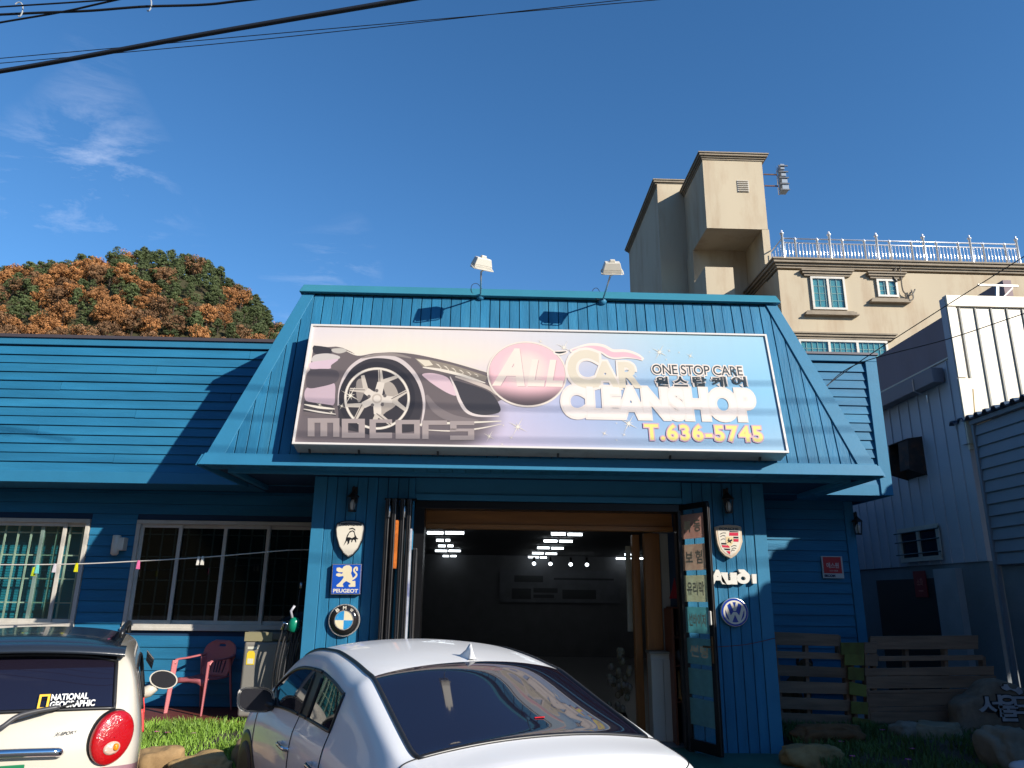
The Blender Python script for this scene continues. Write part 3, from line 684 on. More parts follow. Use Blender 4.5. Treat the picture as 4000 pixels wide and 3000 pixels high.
# ------------------------------------------------------------------ flood lights over the sign
M_lampw = mat('lamp_white', S(228, 222, 208, .85), .4, var=.05)
def flood(bx, by, hx, hy, yaw, tilt, lab):
    base = onP(bx, by, MP(0, 4, .03), NM); head = onY(hx, hy, -1.0)
    t_ = thing('flood_light', lab, 'lamp', base)
    b = MB(); b.lathe([(.055, -.02), (.055, .02), (.04, .04), (.02, .05)], base, NM, 16); b.build('base', M_trim, t_, True)
    MB().tube([base+NM*.03, base+(head-base)*.85], .011, 10).build('pole', mat('galvanised', (.6, .6, .6), .35, metal=.8), t_, True)
    R = Matrix.Rotation(yaw, 3, 'Z') @ Matrix.Rotation(tilt, 3, 'X')
    T = lambda x, y, z: head+R @ Vector((x, y, z))
    h = MB(); h.hexa([T(-.115, -.02, -.075), T(.115, -.02, -.075), T(.115, -.02, .075), T(-.115, -.02, .075), T(-.09, -.11, -.055), T(.09, -.11, -.055), T(.09, -.11, .055), T(-.09, -.11, .055)])
    h.hexa([T(-.115, -.02, -.075), T(.115, -.02, -.075), T(.115, .02, -.075), T(-.115, .02, -.075), T(-.115, -.02, .075), T(.115, -.02, .075), T(.115, .02, .075), T(-.115, .02, .075)])
    h.hexa([T(-.035, -.11, -.03), T(.035, -.11, -.03), T(.035, -.11, .03), T(-.035, -.11, .03), T(-.03, -.14, -.025), T(.03, -.14, -.025), T(.03, -.14, .025), T(-.03, -.14, .025)])
    h.build('housing', M_lampw, t_, bevel=.006)
    f = MB()
    for a, b_, c_, d in ((-.115, .115, .06, .078), (-.115, .115, -.078, -.06), (-.118, -.098, -.06, .06), (.098, .118, -.06, .06)): f.hexa([T(a, .02, c_), T(b_, .02, c_), T(b_, .032, c_), T(a, .032, c_), T(a, .02, d), T(b_, .02, d), T(b_, .032, d), T(a, .032, d)])
    f.build('bezel', M_lampw, t_)
    MB().poly([T(-.098, .024, -.06), T(.098, .024, -.06), T(.098, .024, .06), T(-.098, .024, .06)]).build('lens', mat('lamp_lens', S(120, 138, 148, .7), .12), t_)
    u = MB(); u.tube([T(-.118, -.02, 0), T(-.132, 0, 0), T(-.132, .02, -.09), T(-.10, .02, -.105), T(.10, .02, -.105), T(.132, .02, -.09), T(.132, 0, 0), T(.118, -.02, 0)], .008, 6); u.tube([T(0, .02, -.105), base+(head-base)*.84], .012, 6)
    u.build('yoke', M_lampw, t_)
    s1 = base+NM*.03+Vector((-.02, 0, 0)); MB().tube(spline([s1, s1+Vector((-.09, -.02, .03)), s1+Vector((-.1, .05, .16)), s1+Vector((-.03, .12, .22)), s1+Vector((.05, .3, .2))], 6), .004, 5).build('cord', M_rubber, t_)
    return t_
flood(1877, 1160, 1880, 1042, radians(24), radians(-58), 'white flood light on an upright pole above the sign, its head turned askew')
flood(2353, 1178, 2390, 1058, radians(-2), radians(-52), 'white flood light on a leaning pole above the sign, its head level')

# ------------------------------------------------------------------ wall lanterns
M_bronze = mat('dark_bronze', (.04, .035, .032), .45, metal=.5)
M_frost = mat('frosted_glass', (.62, .58, .52), .3, var=.1)
def lantern(px, py, Y, lab, s=1.0):
    c = onY(px, py, Y-.09); t_ = thing('wall_lantern', lab, 'lamp', c-Vector((0, 0, .17*s)), group='lanterns on the shop front')
    b = MB(); b.box(c.x-.035*s, c.x+.035*s, Y-.012, Y+.002, c.z-.02*s, c.z+.20*s); b.build('back_plate', M_bronze, t_, bevel=.004)
    MB().tube(spline([(c.x, Y-.01, c.z+.13*s), (c.x, Y-.05, c.z+.19*s), (c.x, c.y, c.z+.19*s), (c.x, c.y, c.z+.12*s)], 5), .008, 8).build('arm', M_bronze, t_, True)
    MB().lathe([(.085*s, .055*s), (.075*s, .07*s), (.03*s, .11*s), (.012*s, .135*s)], c, (0, 0, 1), 6).build('cap', M_bronze, t_)
    cg = MB()
    for k in range(6): a = 2*pi*k/6; cg.bar(c+Vector((cos(a)*.045*s, sin(a)*.045*s, -.12*s)), c+Vector((cos(a)*.068*s, sin(a)*.068*s, .055*s)), .008*s, .008*s)
    cg.build('cage', M_bronze, t_)
    MB().lathe([(.05*s, -.135*s), (.055*s, -.12*s), (.02*s, -.115*s)], c, (0, 0, 1), 6).build('tray', M_bronze, t_)
    MB().lathe([(.012*s, -.115*s), (.026*s, -.10*s), (.036*s, -.05*s), (.03*s, -.01*s), (.014*s, .02*s)], c, (0, 0, 1), 12).build('bulb', M_frost, t_, True)
lantern(1378, 1958, .0, 'bronze wall lantern above the bull shield emblem', .95)
lantern(2845, 1965, .0, 'bronze wall lantern above the crest with the horse', .95)
lantern(3350, 2052, YWALL-.02, 'bronze wall lantern beside the corner of the right wing wall', 1.0)
# cylinder wall lamp between the left windows
c = onY(452, 2130, YWALL-.12); t_ = thing('wall_lamp', 'small white cylinder wall lamp between the two left windows', 'lamp', c-Vector((0, 0, .15)))
MB().lathe([(.03, -.14), (.052, -.12), (.055, 0), (.055, .13), (.05, .14)], c, (.0, 0, 1), 20).build('cylinder', M_lampw, t_, True)
MB().box(c.x+.03, c.x+.12, c.y-.03, YWALL-.02, c.z-.07, c.z+.11).build('bracket', M_lampw, t_, bevel=.01)

# ------------------------------------------------------------------ emblems on the pillars
PLN = Plane((0, -.006, 0), (1, 0, 0), (0, 0, 1))
e5 = lambda zx, zy: PLN.px(1200+zx/2.764, 1950+zy/2.764)
e6 = lambda zx, zy: PLN.px(2700+zx/2.764, 1900+zy/2.764)
def EM(r, g, b, rough=.35): return mat('enamel_%d_%d_%d' % (r, g, b), S(r, g, b, .82), rough, var=.04, vscale=6)
def emblem(name, lab, u, v): return thing(name, lab, 'emblem', PLN.p(u, v, 0))
def plate(par, name, P, h0, h1, m, f, bevel=.003):
    MB().prism([PLN.p(*f(*p), h0) for p in P], PLN.n*(h1-h0)).build(name, m, par, bevel=bevel)
def flat(par, name, P, h, m, f, n=0):
    Q = [f(p[0], p[1]) for p in (spline(P, n, True) if n else P)]; mb = MB(); shape(mb, PLN, Q, h); mb.build(name, m, par, fix=False)
def etext(par, name, body, x0, y0, x1, y1, h, m, f, bold=0, thick=0, space=1.0):
    (u0, v0), (u1, v1) = f(x0, y1), f(x1, y0); mb = MB(); lettering(mb, PLN, body, u0, v0, u1, v1, h, bold, 0, space, thick); mb.build(name, m, par, fix=False)
CREAM, BLK, SIL = EM(236, 228, 212), EM(26, 28, 32), mat('silver_edge', (.62, .60, .58), .3, metal=.8)
# bull shield
SHL = [(330, 262), (390, 240), (470, 232), (550, 240), (618, 262), (622, 330), (604, 440), (560, 540), (500, 610), (450, 636), (400, 600), (350, 520), (318, 400), (312, 320)]
e = emblem('shield_emblem', 'cream shield emblem with a charging bull on the left pillar', *e5(468, 640))
plate(e, 'rim', SHL, .0, .05, BLK, e5, .006)
sc = lambda P, k, c=(468, 420): [(c[0]+(x-c[0])*k, c[1]+(y-c[1])*k) for x, y in P]
plate(e, 'silver_edge', sc(SHL, .95), .05, .056, SIL, e5, .002)
plate(e, 'face', sc(SHL, .90), .056, .060, CREAM, e5, .001)
flat(e, 'top_band', [(346, 268), (470, 246), (600, 268), (602, 292), (470, 284), (340, 300)], .0615, EM(120, 122, 124), e5)
etext(e, 'lettering', 'LAMBORGHINI', 356, 264, 592, 290, .063, BLK, e5, .02)
flat(e, 'bull', [(400, 510), (425, 450), (430, 420), (445, 385), (470, 350), (500, 340), (520, 352), (530, 390), (545, 420), (562, 432), (548, 440), (536, 432), (540, 470), (530, 468), (522, 445), (505, 440), (492, 470), (484, 465), (488, 440), (470, 445), (462, 480), (440, 498), (448, 470), (440, 450), (420, 480)], .0615, BLK, e5)
flat(e, 'bull_flank', [(445, 415), (465, 370), (495, 352), (515, 365), (520, 410), (490, 425), (470, 415)], .0630, CREAM, e5)
flat(e, 'bull_tail', [(460, 322), (500, 312), (528, 330), (528, 345), (500, 325), (465, 332)], .0615, BLK, e5)
# lion square
e = emblem('square_emblem', 'blue square emblem with a rearing cream lion', *e5(430, 1035))
SQ = [(282, 700), (597, 700), (578, 1030), (262, 1030)]
plate(e, 'rim', SQ, .0, .05, EM(30, 40, 96), e5, .004)
plate(e, 'silver_edge', sc(SQ, .985, (430, 866)), .05, .054, SIL, e5, .001)
plate(e, 'face', sc(SQ, .945, (430, 866)), .054, .057, EM(24, 84, 190), e5, .001)
LION = [(330, 742), (360, 738), (388, 752), (402, 730), (430, 716), (465, 716), (490, 736), (492, 772), (482, 800), (500, 850), (495, 885), (528, 882), (530, 946), (460, 948), (455, 930), (480, 915), (462, 900), (430, 885), (400, 905), (392, 925), (402, 940), (398, 948), (330, 946), (325, 930), (356, 905), (380, 880), (402, 850), (400, 830), (350, 838), (322, 826), (325, 805), (350, 800), (385, 808), (395, 790), (350, 790), (325, 770)]
flat(e, 'lion', LION, .0585, EM(238, 224, 190), e5)
mb = MB(); stroke(mb, PLN, [e5(*p[:2]) for p in spline([(488, 868), (520, 850), (542, 815), (515, 775), (525, 745), (545, 742), (545, 775)], 6)], .022, .0588); mb.build('lion_tail', EM(238, 224, 190), e, fix=False)
etext(e, 'lettering', 'PEUGEOT', 292, 972, 556, 1006, .0587, CREAM, e5, .035)
# roundel with quarters
e = emblem('round_emblem', 'round emblem with blue and cream quarters in a black ring', *e5(405, 1480))
cu, cv = e5(405, 1305); r = abs(e5(573, 1305)[0]-cu)
m = MB(); disc(m, PLN, cu, cv, r, r, .035, 48, .035); m.build('rim', CREAM, e, bevel=.006)
m = MB(); m.lathe([(r*.93, 0), (r*.93, .010), (r*.55, .022), (.01, .026)], PLN.p(cu, cv, .035), PLN.n, 48); m.build('black_ring', EM(40, 38, 40, .12), e, True)
m = MB(); ring(m, PLN, cu, cv, r*.56, r*.56, r*.61, r*.61, .0575); m.build('silver_edge', SIL, e, fix=False)
for k in range(4):
    m = MB(); m.poly([PLN.p(cu, cv, .0630)]+[PLN.p(cu+r*.56*cos(k*pi/2+pi/2*i/12), cv+r*.56*sin(k*pi/2+pi/2*i/12), .0630) for i in range(13)])
    m.build('quarter', EM(240, 226, 190, .15) if k in (0, 2) else EM(30, 150, 214, .15), e, fix=False)
m = MB(); ring(m, PLN, cu, cv, r*.93, r*.93, r*1.0, r*1.0, .0362); m.build('rim_edge', SIL, e, fix=False)
for ch, a in (('B', 2.2), ('M', pi/2), ('W', .94)):
    m = MB(); lettering(m, Plane(PLN.p(cu+r*.76*cos(a), cv+r*.76*sin(a), .0545), (sin(a), 0, -cos(a)), (cos(a), 0, sin(a))), ch, -r*.10, -r*.10, r*.10, r*.10, .002, .03); m.build('lettering', CREAM, e, fix=False)
# crest with horse
e = emblem('crest_emblem', 'cream crest emblem with red and black bars and a small horse', *e6(400, 780))
CR = [(245, 440), (300, 424), (390, 418), (470, 424), (524, 438), (532, 520), (540, 600), (512, 690), (470, 745), (415, 782), (350, 750), (300, 700), (270, 620), (255, 530)]
plate(e, 'rim', CR, .0, .055, EM(228, 206, 180), e6, .006)
IN = sc(CR, .84, (395, 590))
plate(e, 'face', IN, .055, .058, CREAM, e6, .001)
flat(e, 'top_band', [(250, 442), (390, 424), (520, 440), (522, 470), (390, 474), (252, 474)], .0595, EM(196, 160, 120), e6)
etext(e, 'lettering', 'PORSCHE', 290, 452, 490, 472, .061, BLK, e6, .04)
RED = EM(214, 34, 70)
for P_, mm in (([(398, 486), (494, 490), (494, 500), (396, 498)], BLK), ([(396, 502), (492, 504), (492, 538), (394, 536)], RED), ([(440, 546), (494, 548), (494, 566), (440, 564)], BLK), ([(440, 570), (496, 572), (494, 602), (440, 600)], RED),
               ([(306, 612), (362, 614), (362, 632), (312, 630)], BLK), ([(312, 636), (392, 640), (402, 666), (324, 662)], RED), ([(334, 672), (404, 676), (404, 694), (348, 690)], BLK), ([(362, 700), (406, 702), (404, 738), (384, 726)], RED)): flat(e, 'bar', P_, .0598, mm, e6)
flat(e, 'inner_shield', [(358, 546), (438, 548), (436, 612), (420, 640), (398, 652), (374, 636), (358, 606)], .0612, EM(240, 216, 170), e6)
flat(e, 'horse', [(372, 612), (384, 596), (374, 586), (386, 572), (382, 562), (394, 566), (398, 584), (424, 572), (428, 590), (412, 598), (418, 622), (408, 612), (396, 606), (384, 610)], .0625, BLK, e6)
for (a, b) in (((296, 520), (360, 508)), ((300, 548), (352, 540)), ((304, 584), (350, 574)), ((416, 656), (474, 648)), ((420, 682), (468, 674)), ((414, 704), (452, 696))):
    m = MB(); stroke(m, PLN, [e6(*p[:2]) for p in spline([a, ((a[0]+b[0])/2, a[1]-14), b], 5)], .008, .0598); m.build('antler', BLK, e, fix=False)
# four white letters
e = emblem('letter_emblem', 'white raised letters spelling a car maker name on the right pillar', *e6(450, 1050))
WH = EM(240, 236, 226)
etext(e, 'letter', 'A', 205, 912, 345, 1045, .05, WH, e6, .05, .045)
etext(e, 'letter', 'u', 338, 945, 458, 1046, .05, WH, e6, .06, .045)
dcu, dcv = e6(548, 994); dr = abs(e6(618, 994)[0]-dcu); m = MB()
for rr0, rr1 in ((.36, 1.0), ):
    A_ = [[PLN.p(dcu+dr*rr*cos(2*pi*i/36), dcv+dr*.80*rr*sin(2*pi*i/36), hh) for i in range(37)] for rr, hh in ((rr0, .005), (rr0, .05), (rr1, .05), (rr1, .005))]; m.grid(A_)
m.prism([PLN.p(*e6(*p), .006) for p in ((494, 898), (558, 898), (616, 952), (622, 992), (590, 990), (560, 944), (508, 930))], PLN.n*.043); m.build('letter', WH, e)
plate(e, 'letter', [(640, 948), (690, 948), (692, 1050), (648, 1050)], .005, .05, WH, e6, .002)
# V over W roundel
e = emblem('ringed_emblem', 'round blue emblem with two stacked cream letters in a ring', *e6(458, 1510))
cu, cv = e6(458, 1358); r = abs(e6(606, 1358)[0]-cu)
m = MB(); disc(m, PLN, cu, cv, r, r, .04, 48, .04); m.build('rim', SIL, e, bevel=.006)
m = MB(); disc(m, PLN, cu, cv, r*.95, r*.95, .0425, 48, .002); m.build('face', EM(28, 66, 168, .25), e)
m = MB(); ring(m, PLN, cu, cv, r*.70, r*.70, r*.82, r*.82, .0450); m.build('inner_ring', CREAM, e, fix=False)
q = lambda x, y: (cu+x*r*.74, cv+y*r*.74)
for P_ in ([(-.42, .90), (-.18, .95), (0, .42), (.18, .95), (.42, .90), (.12, .12), (-.12, .12)], [(-.95, .32), (-.72, .62), (-.42, -.30), (-.16, .02), (.16, .02), (.42, -.30), (.72, .62), (.95, .32), (.52, -.85), (.30, -.92), (0, -.22), (-.30, -.92), (-.52, -.85)]):
    m = MB(); shape(m, PLN, [q(*p) for p in P_], .0460); m.build('letter', CREAM, e, fix=False)

# ------------------------------------------------------------------ folding door stack on the left jamb
M_alub = mat('door_profile', (.11, .105, .105), .3, metal=.8, var=.1)
fd = MB().box(-1.30, -.90, -.02, .045, 2.885, 2.91).build('folding_door', M_black, shop)
def panel(x, y0, y1, z0, z1, th=.05):
    w = .05
    f = MB(); f.box(x, x+th, y0, y0+w, z0, z1); f.box(x, x+th, y1-w, y1, z0, z1); f.box(x, x+th, y0+w, y1-w, z1-w, z1); f.box(x, x+th, y0+w, y1-w, z0, z0+.10); f.box(x, x+th, y0+w, y1-w, 1.05, 1.10)
    f.build('panel_frame', M_alub, fd, bevel=.006)
    MB().box(x+.02, x+.028, y0+w, y1-w, z0+.10, z1-w).build('pane', M_glassd, fd)
    n = MB()
    for q in (.012, .036): n.box(x+q-.004, x+q+.004, y0-.008, y0-.0005, z0+.02, z1-.02)
    n.build('rib', M_black, fd)
for k, x in enumerate((-1.255, -1.178, -1.075, -.998)): panel(x, -.25+.01*k, .02+.012*k, .045, 2.88)
panel(-.915, -.10, .04, .045, 2.30)
for x in (-1.20, -1.02):
    for z in (2.72, .98, .3): MB().lathe([(.012, -.075), (.016, -.07), (.016, .07), (.012, .075)], (x-.002, -.262, z), (0, 0, 1), 10).build('hinge', M_steel, fd, True)
MB().box(-1.126, -1.082, -.22, -.16, 2.05, 2.62).build('orange_tape', mat('orange_tape', S(224, 122, 40, .8), .5, dirt=S(120, 50, 10), dscale=14, damt=.8), fd)
MB().box(-.944, -.922, -.22, -.18, 1.25, 2.52).build('blue_white_strip', mat('blue_white_strip', S(200, 204, 214, .8), .5, dirt=S(30, 50, 130), dscale=2.5, damt=1), fd)

# ------------------------------------------------------------------ glass leaf standing open on the right
H0, H1 = Vector((2.405, .13, 0)), Vector((2.655, -.40, 0)); LD = (H1-H0); LW = LD.length; LD = LD/LW
LN = Vector((LD.y, -LD.x, 0))                        # towards the opening / viewer side
if LN.x > 0: LN = -LN
DP = Plane(H0+Vector((0, 0, .05)), LD, (0, 0, 1)); 
if DP.n.dot(LN) < 0: sg = -1
else: sg = 1
def dbox(mb, u0, u1, v0, v1, h0, h1):
    mb.hexa([DP.p(u0, v0, h0), DP.p(u1, v0, h0), DP.p(u1, v0, h1), DP.p(u0, v0, h1), DP.p(u0, v1, h0), DP.p(u1, v1, h0), DP.p(u1, v1, h1), DP.p(u0, v1, h1)]); return mb
gd = MB(); HT = 2.84
for a in ((0, .07, 0, HT), (LW-.07, LW, 0, HT), (.07, LW-.07, HT-.07, HT), (.07, LW-.07, 0, .12)): dbox(gd, *a, -.022, .022)
gd = gd.build('glass_door', M_black, shop, bevel=.005)
m = MB(); dbox(m, LW+.001, LW+.012, .02, HT-.02, -.016, -.006); dbox(m, LW+.001, LW+.012, .02, HT-.02, .006, .016); m.build('edge_rib', M_alub, gd)
m = MB(); dbox(m, .07, LW-.07, .12, HT-.07, -.004, .004); m.build('pane', M_glassc, gd)
def paper(name, col):
    m = bpy.data.materials.new(name); m.use_nodes = True; N, L = m.node_tree.nodes, m.node_tree.links; N.clear()
    o = N.new('ShaderNodeOutputMaterial'); d = N.new('ShaderNodeBsdfDiffuse'); t = N.new('ShaderNodeBsdfTranslucent'); x = N.new('ShaderNodeMixShader'); x.inputs[0].default_value = .72
    nz = N.new('ShaderNodeTexNoise'); nz.inputs['Scale'].default_value = 4; mx_ = N.new('ShaderNodeMix'); mx_.data_type = 'RGBA'; mx_.inputs['A'].default_value = (*[c*.8 for c in col], 1); mx_.inputs['B'].default_value = (*[min(.9, c*1.2) for c in col], 1)
    L.new(nz.outputs[0], mx_.inputs['Factor']); L.new(mx_.outputs['Result'], d.inputs[0]); L.new(mx_.outputs['Result'], t.inputs[0]); L.new(d.outputs[0], x.inputs[1]); L.new(t.outputs[0], x.inputs[2]); L.new(x.outputs[0], o.inputs[0]); return m
SHEET = [('복 동', (226, 128, 112), 2.02, 2.34), ('보 험', (222, 150, 128), 1.62, 1.94), ('유리막', (214, 206, 164), 1.24, 1.57), ('선바이저', (130, 184, 190), .0, .0)]
zs = [(2.24, 2.54), (1.86, 2.17), (1.49, 1.80), (1.13, 1.43), (.78, 1.07), (.44, .73), (.11, .40)]
NV_ = [(250, 206, 196), (250, 216, 200), (240, 236, 210), (160, 212, 216), (160, 214, 214), (160, 212, 212), (156, 206, 208)]
NT = ['복 동', '보 험', '유리막', '선바이저', '썬팅', '', '']
for k, ((a, b), c_, tx) in enumerate(zip(zs, NV_, NT)):
    a = a*1.0+.17; b = b*1.0+.17
    m = MB(); dbox(m, .085, LW-.085, a, b, sg*.005, sg*.0062); m.build('notice', paper('paper_%d_%d_%d' % c_, S(*c_, .95)), gd)
    if tx:
        pl_ = DP if sg > 0 else Plane(DP.p(LW, 0, 0), -DP.x, DP.y)
        m = MB(); lettering(m, pl_, tx, .14, a+.08, LW-.14, b-.08, .0068, .03); m.build('notice_lettering', mat('paper_ink', S(236, 226, 196, .62), .6), gd, fix=False)
m = MB(); dbox(m, LW-.055, LW-.012, 1.40, 1.56, sg*.022, sg*.045); m.build('keypad', mat('lock_white', S(225, 222, 214, .8), .35), gd, bevel=.01)
m = MB(); dbox(m, LW-.05, LW-.02, .98, 1.28, sg*.022, sg*.03); dbox(m, LW-.045, LW-.025, 1.15, 1.17, sg*.03, sg*.06); dbox(m, LW-.15, LW-.03, 1.148, 1.172, sg*.055, sg*.07); m.build('handle', mat('brass_handle', S(120, 92, 64, .8), .35, metal=.7), gd, bevel=.004)
a = DP.p(LW-.03, 1.16, 0); b = Vector((3.50, -.02, 1.30))
tag(MB().tube(spline([a, (a+b)/2+Vector((0, -.03, -.02)), b], 8), .004, 5).build('tie_cord', mat('red_cord', S(120, 60, 52, .7), .8), None), 'thin red cord tying the open glass door back past the right pillar', 'cord')

# ------------------------------------------------------------------ inside the workshop
CE = 2.93
M_tube = mat('led_tube', (.86, .94, 1.0), .4, emit=4.0)
M_tubew = mat('fixture_white', (.3, .3, .3), .5)
def tube_light(px0, px1, py, k):
    a = onZ(px0, py, CE-.02); b = onZ(px1, py, CE-.02); mid = (a+b)/2; L = (b.x-a.x)
    t_ = thing('tube_light', 'lit white tube light on the workshop ceiling', 'lamp', (mid.x, mid.y, CE-.05), group='tube lights on the workshop ceiling')
    MB().box(a.x-.02, b.x+.02, mid.y-.05, mid.y+.05, CE-.008, CE+.018).build('fixture', M_tubew, t_)
    MB().lathe([(.024, 0), (.024, L)], (a.x, mid.y, CE-.04), (1, 0, 0), 10).build('tube', M_tube, t_, True)
i3 = lambda zx, zy: (1500+zx/1.843, 1850+zy/1.843)
for k, (x0, x1, y_) in enumerate([(312, 426, 420), (442, 575, 420), (378, 428, 474), (445, 475, 474), (392, 442, 515), (458, 498, 515), (370, 453, 551), (467, 551, 551), (425, 466, 589), (479, 520, 589),
        (1204, 1307, 427), (1323, 1427, 431), (1150, 1247, 479), (1262, 1357, 481), (1104, 1192, 529), (1205, 1293, 532), (1067, 1150, 568), (1163, 1245, 572), (1038, 1115, 597), (1125, 1171, 599), (1730, 1833, 578), (1669, 1765, 607), (1774, 1868, 606)]):
    p0, p1 = i3(x0, y_), i3(x1, y_); tube_light(p0[0], p1[0], p0[1], k)
for (x_, y_) in ((1080, 648), (1198, 650), (1344, 654), (1461, 656)):
    p = onY(*i3(x_, y_), 13.0); t_ = thing('spot_bulb', 'small lit round spot bulb over the back wall banner', 'lamp', p-Vector((0, 0, .06)), group='spot bulbs over the banner')
    MB().ell(p, .055, .055, .05, 10, 8).build('bulb', M_tube, t_, True); MB().lathe([(.05, .06), (.03, .2)], p, (0, 0, 1), 8).build('holder', M_black, t_)
pA, pB = onY(*i3(835, 690), 13.95), onY(*i3(1700, 935), 13.95)
ban = tag(MB().box(pA.x, pB.x, 13.93, 13.96, pB.z, pA.z).build('banner', mat('grey_banner', (.15, .16, .18), .7, var=.2, vscale=3), None), 'wide grey price banner on the dim back wall', 'banner')
BP = Plane((pA.x, 13.93, pB.z), (1, 0, 0), (0, 0, 1)); BW, BH = pB.x-pA.x, pA.z-pB.z
for k, (a, b, c_, d) in enumerate(((.12, .62, .36, .82), (.45, .70, .95, .76), (.10, .10, .26, .42), (.28, .30, .48, .44), (.28, .14, .45, .24), (.52, .12, .80, .40))):
    m = MB(); shape(m, BP, [BP_ for BP_ in ((a*BW, b*BH), (c_*BW, b*BH), (c_*BW, d*BH), (a*BW, d*BH))], .006); m.build('print_block', mat('banner_ink', (.05, .055, .06), .7), ban, fix=False)
# right-hand partition: pine posts, white panel, brown corner shelf with odds and ends
MB().box(2.13, 2.34, .88, 1.0, .03, 2.60).build('pine_post', M_pinev, shop, bevel=.006)
MB().box(2.02, 2.12, 1.16, 1.28, .03, 2.60).build('pine_post', M_pinev, shop, bevel=.006)
MB().box(2.35, 3.3, .90, .94, .03, 2.60).build('white_panel', mat('white_panel', S(190, 186, 176, .7), .7, var=.06), shop)
MB().box(1.95, 2.02, 1.3, 1.33, 1.30, 2.45).build('paper_strip', mat('paper_strip', S(190, 186, 168, .6), .7, var=.15, vscale=7), shop)
sh = thing('corner_shelf', 'brown corner shelf unit just inside the entrance', 'shelf', (2.580, .6, .03))
MB().box(2.350, 2.375, .42, .84, .03, 1.62).build('side_panel', M_brownw, sh); MB().box(2.380, 3.030, .83, .85, .03, 1.62).build('back_panel', M_brownw, sh)
for z in (.50, .92, 1.26, 1.62): MB().prism([(2.377, .46, z), (2.830, .46, z), (3.030, .62, z), (3.030, .82, z), (2.377, .82, z)], (0, 0, .022)).build('shelf_board', M_brownw, sh, bevel=.004)
c = Vector((2.550, .62, 1.643)); t_ = thing('table_lamp', 'small lamp with a pleated red shade on the corner shelf top', 'lamp', c)
MB().lathe([(.06, 0), (.055, .015), (.012, .03), (.012, .14)], c, (0, 0, 1), 14).build('base', M_brownw, t_, True)
mb = MB(); n_ = 36; mb.grid([[c+Vector((r_*(1+.05*(i % 2))*cos(2*pi*i/n_), r_*(1+.05*(i % 2))*sin(2*pi*i/n_), h)) for i in range(n_+1)] for r_, h in ((.16, .10), (.12, .22), (.08, .40))])
mb.build('shade', mat('red_fabric', S(150, 22, 40, .8), .8), t_, fix=False)
mb = MB(); mb.lathe([(.085, .395), (.09, .42), (.07, .44)], c, (0, 0, 1), 18); mb.build('trim', M_black, t_)
c = Vector((2.550, .60, .945)); t_ = thing('glass_bowl', 'round grey glass bowl on the corner shelf', 'bowl', c)
MB().lathe([(.05, 0), (.11, .04), (.13, .10), (.11, .16), (.085, .19), (.09, .20)], c, (0, 0, 1), 20).build('bowl', mat('grey_glass', (.20, .22, .24), .1), t_, True)
for k, (x_, col_, hh) in enumerate(((2.450, (60, 44, 40), .17), (2.520, (150, 140, 132), .13), (2.600, (120, 70, 64), .15))):
    t_ = tag(MB().lathe([(.032, 0), (.034, .02), (.034, hh*.62), (.014, hh*.78), (.014, hh)], (x_, .58, 1.283), (0, 0, 1), 12).build('bottle', mat('bottle_%d' % k, S(*col_, .7), .3), None, True), ['dark brown', 'pale grey', 'reddish'][k]+' bottle standing on the corner shelf', 'bottle', 'bottles on the corner shelf')
t_ = thing('picture_frame', 'tilted ochre wooden frame leaning on the lowest corner shelf', 'frame', (2.510, .50, .523))
for a, b in (((2.430, .50, .545), (2.630, .50, .545)), ((2.430, .50, .545), (2.450, .60, .86)), ((2.630, .50, .545), (2.630, .60, .86)), ((2.450, .60, .86), (2.630, .60, .86))): MB().bar(a, b, .03, .03).build('rail', mat('ochre_wood', S(176, 126, 40, .8), .5, var=.15), t_)
MB().poly([(2.430, .505, .545), (2.630, .505, .545), (2.630, .605, .86), (2.450, .605, .86)]).build('backing', M_brownw, t_)
cb = thing('white_cabinet', 'narrow pale two-door cabinet beside the pine post', 'cabinet', (2.280, .75, .03))
MB().box(2.110, 2.420, .64, .86, .03, 1.06).build('carcass', mat('pale_laminate', S(190, 190, 182, .7), .4, var=.04), cb)
for a, b in ((2.112, 2.260), (2.266, 2.418)): MB().box(a, b, .62, .638, .04, .99).build('door', MATS['pale_laminate'], cb, bevel=.003)
MB().box(2.090, 2.440, .61, .88, 1.062, 1.09).build('top', mat('grey_top', S(120, 120, 112, .7), .5), cb)
rt = tag(MB().box(2.595, 2.665, .30, .305, 1.34, 1.66).build('hanging_card', mat('white_card', S(205, 202, 192, .75), .6), None), 'narrow white card with black writing hanging inside the entrance', 'card')
CPn = Plane((2.595, .30, 1.34), (1, 0, 0), (0, 0, 1)); m = MB()
for k, ch in enumerate('외출중'): lettering(m, CPn, ch, .012, .22-.095*k, .058, .295-.095*k, .003, .03)
m.build('lettering', mat('black_ink', (.02, .02, .02), .6), rt, fix=False)
hs = thing('bagged_plant', 'plastic-wrapped bundle of dried flowers standing inside the doorway', 'plant', (1.74, .9, .03))
mb = MB()
for k in range(40):
    a = random.uniform(0, 2*pi); h = random.uniform(.25, 1.05); r_ = random.uniform(.02, .16)
    mb.ell((1.74+r_*cos(a), .9+r_*sin(a), .05+h), .04, .04, .05, 6, 4)
mb.build('blooms', mat('dry_bloom', S(120, 110, 84, .6), .7, var=.5, vscale=14, dirt=S(70, 50, 60), dscale=9, damt=.9), hs)
MB().lathe([(.09, 0), (.11, .22), (.08, .30)], (1.74, .9, .03), (0, 0, 1), 12).build('pot', M_black, hs, True)

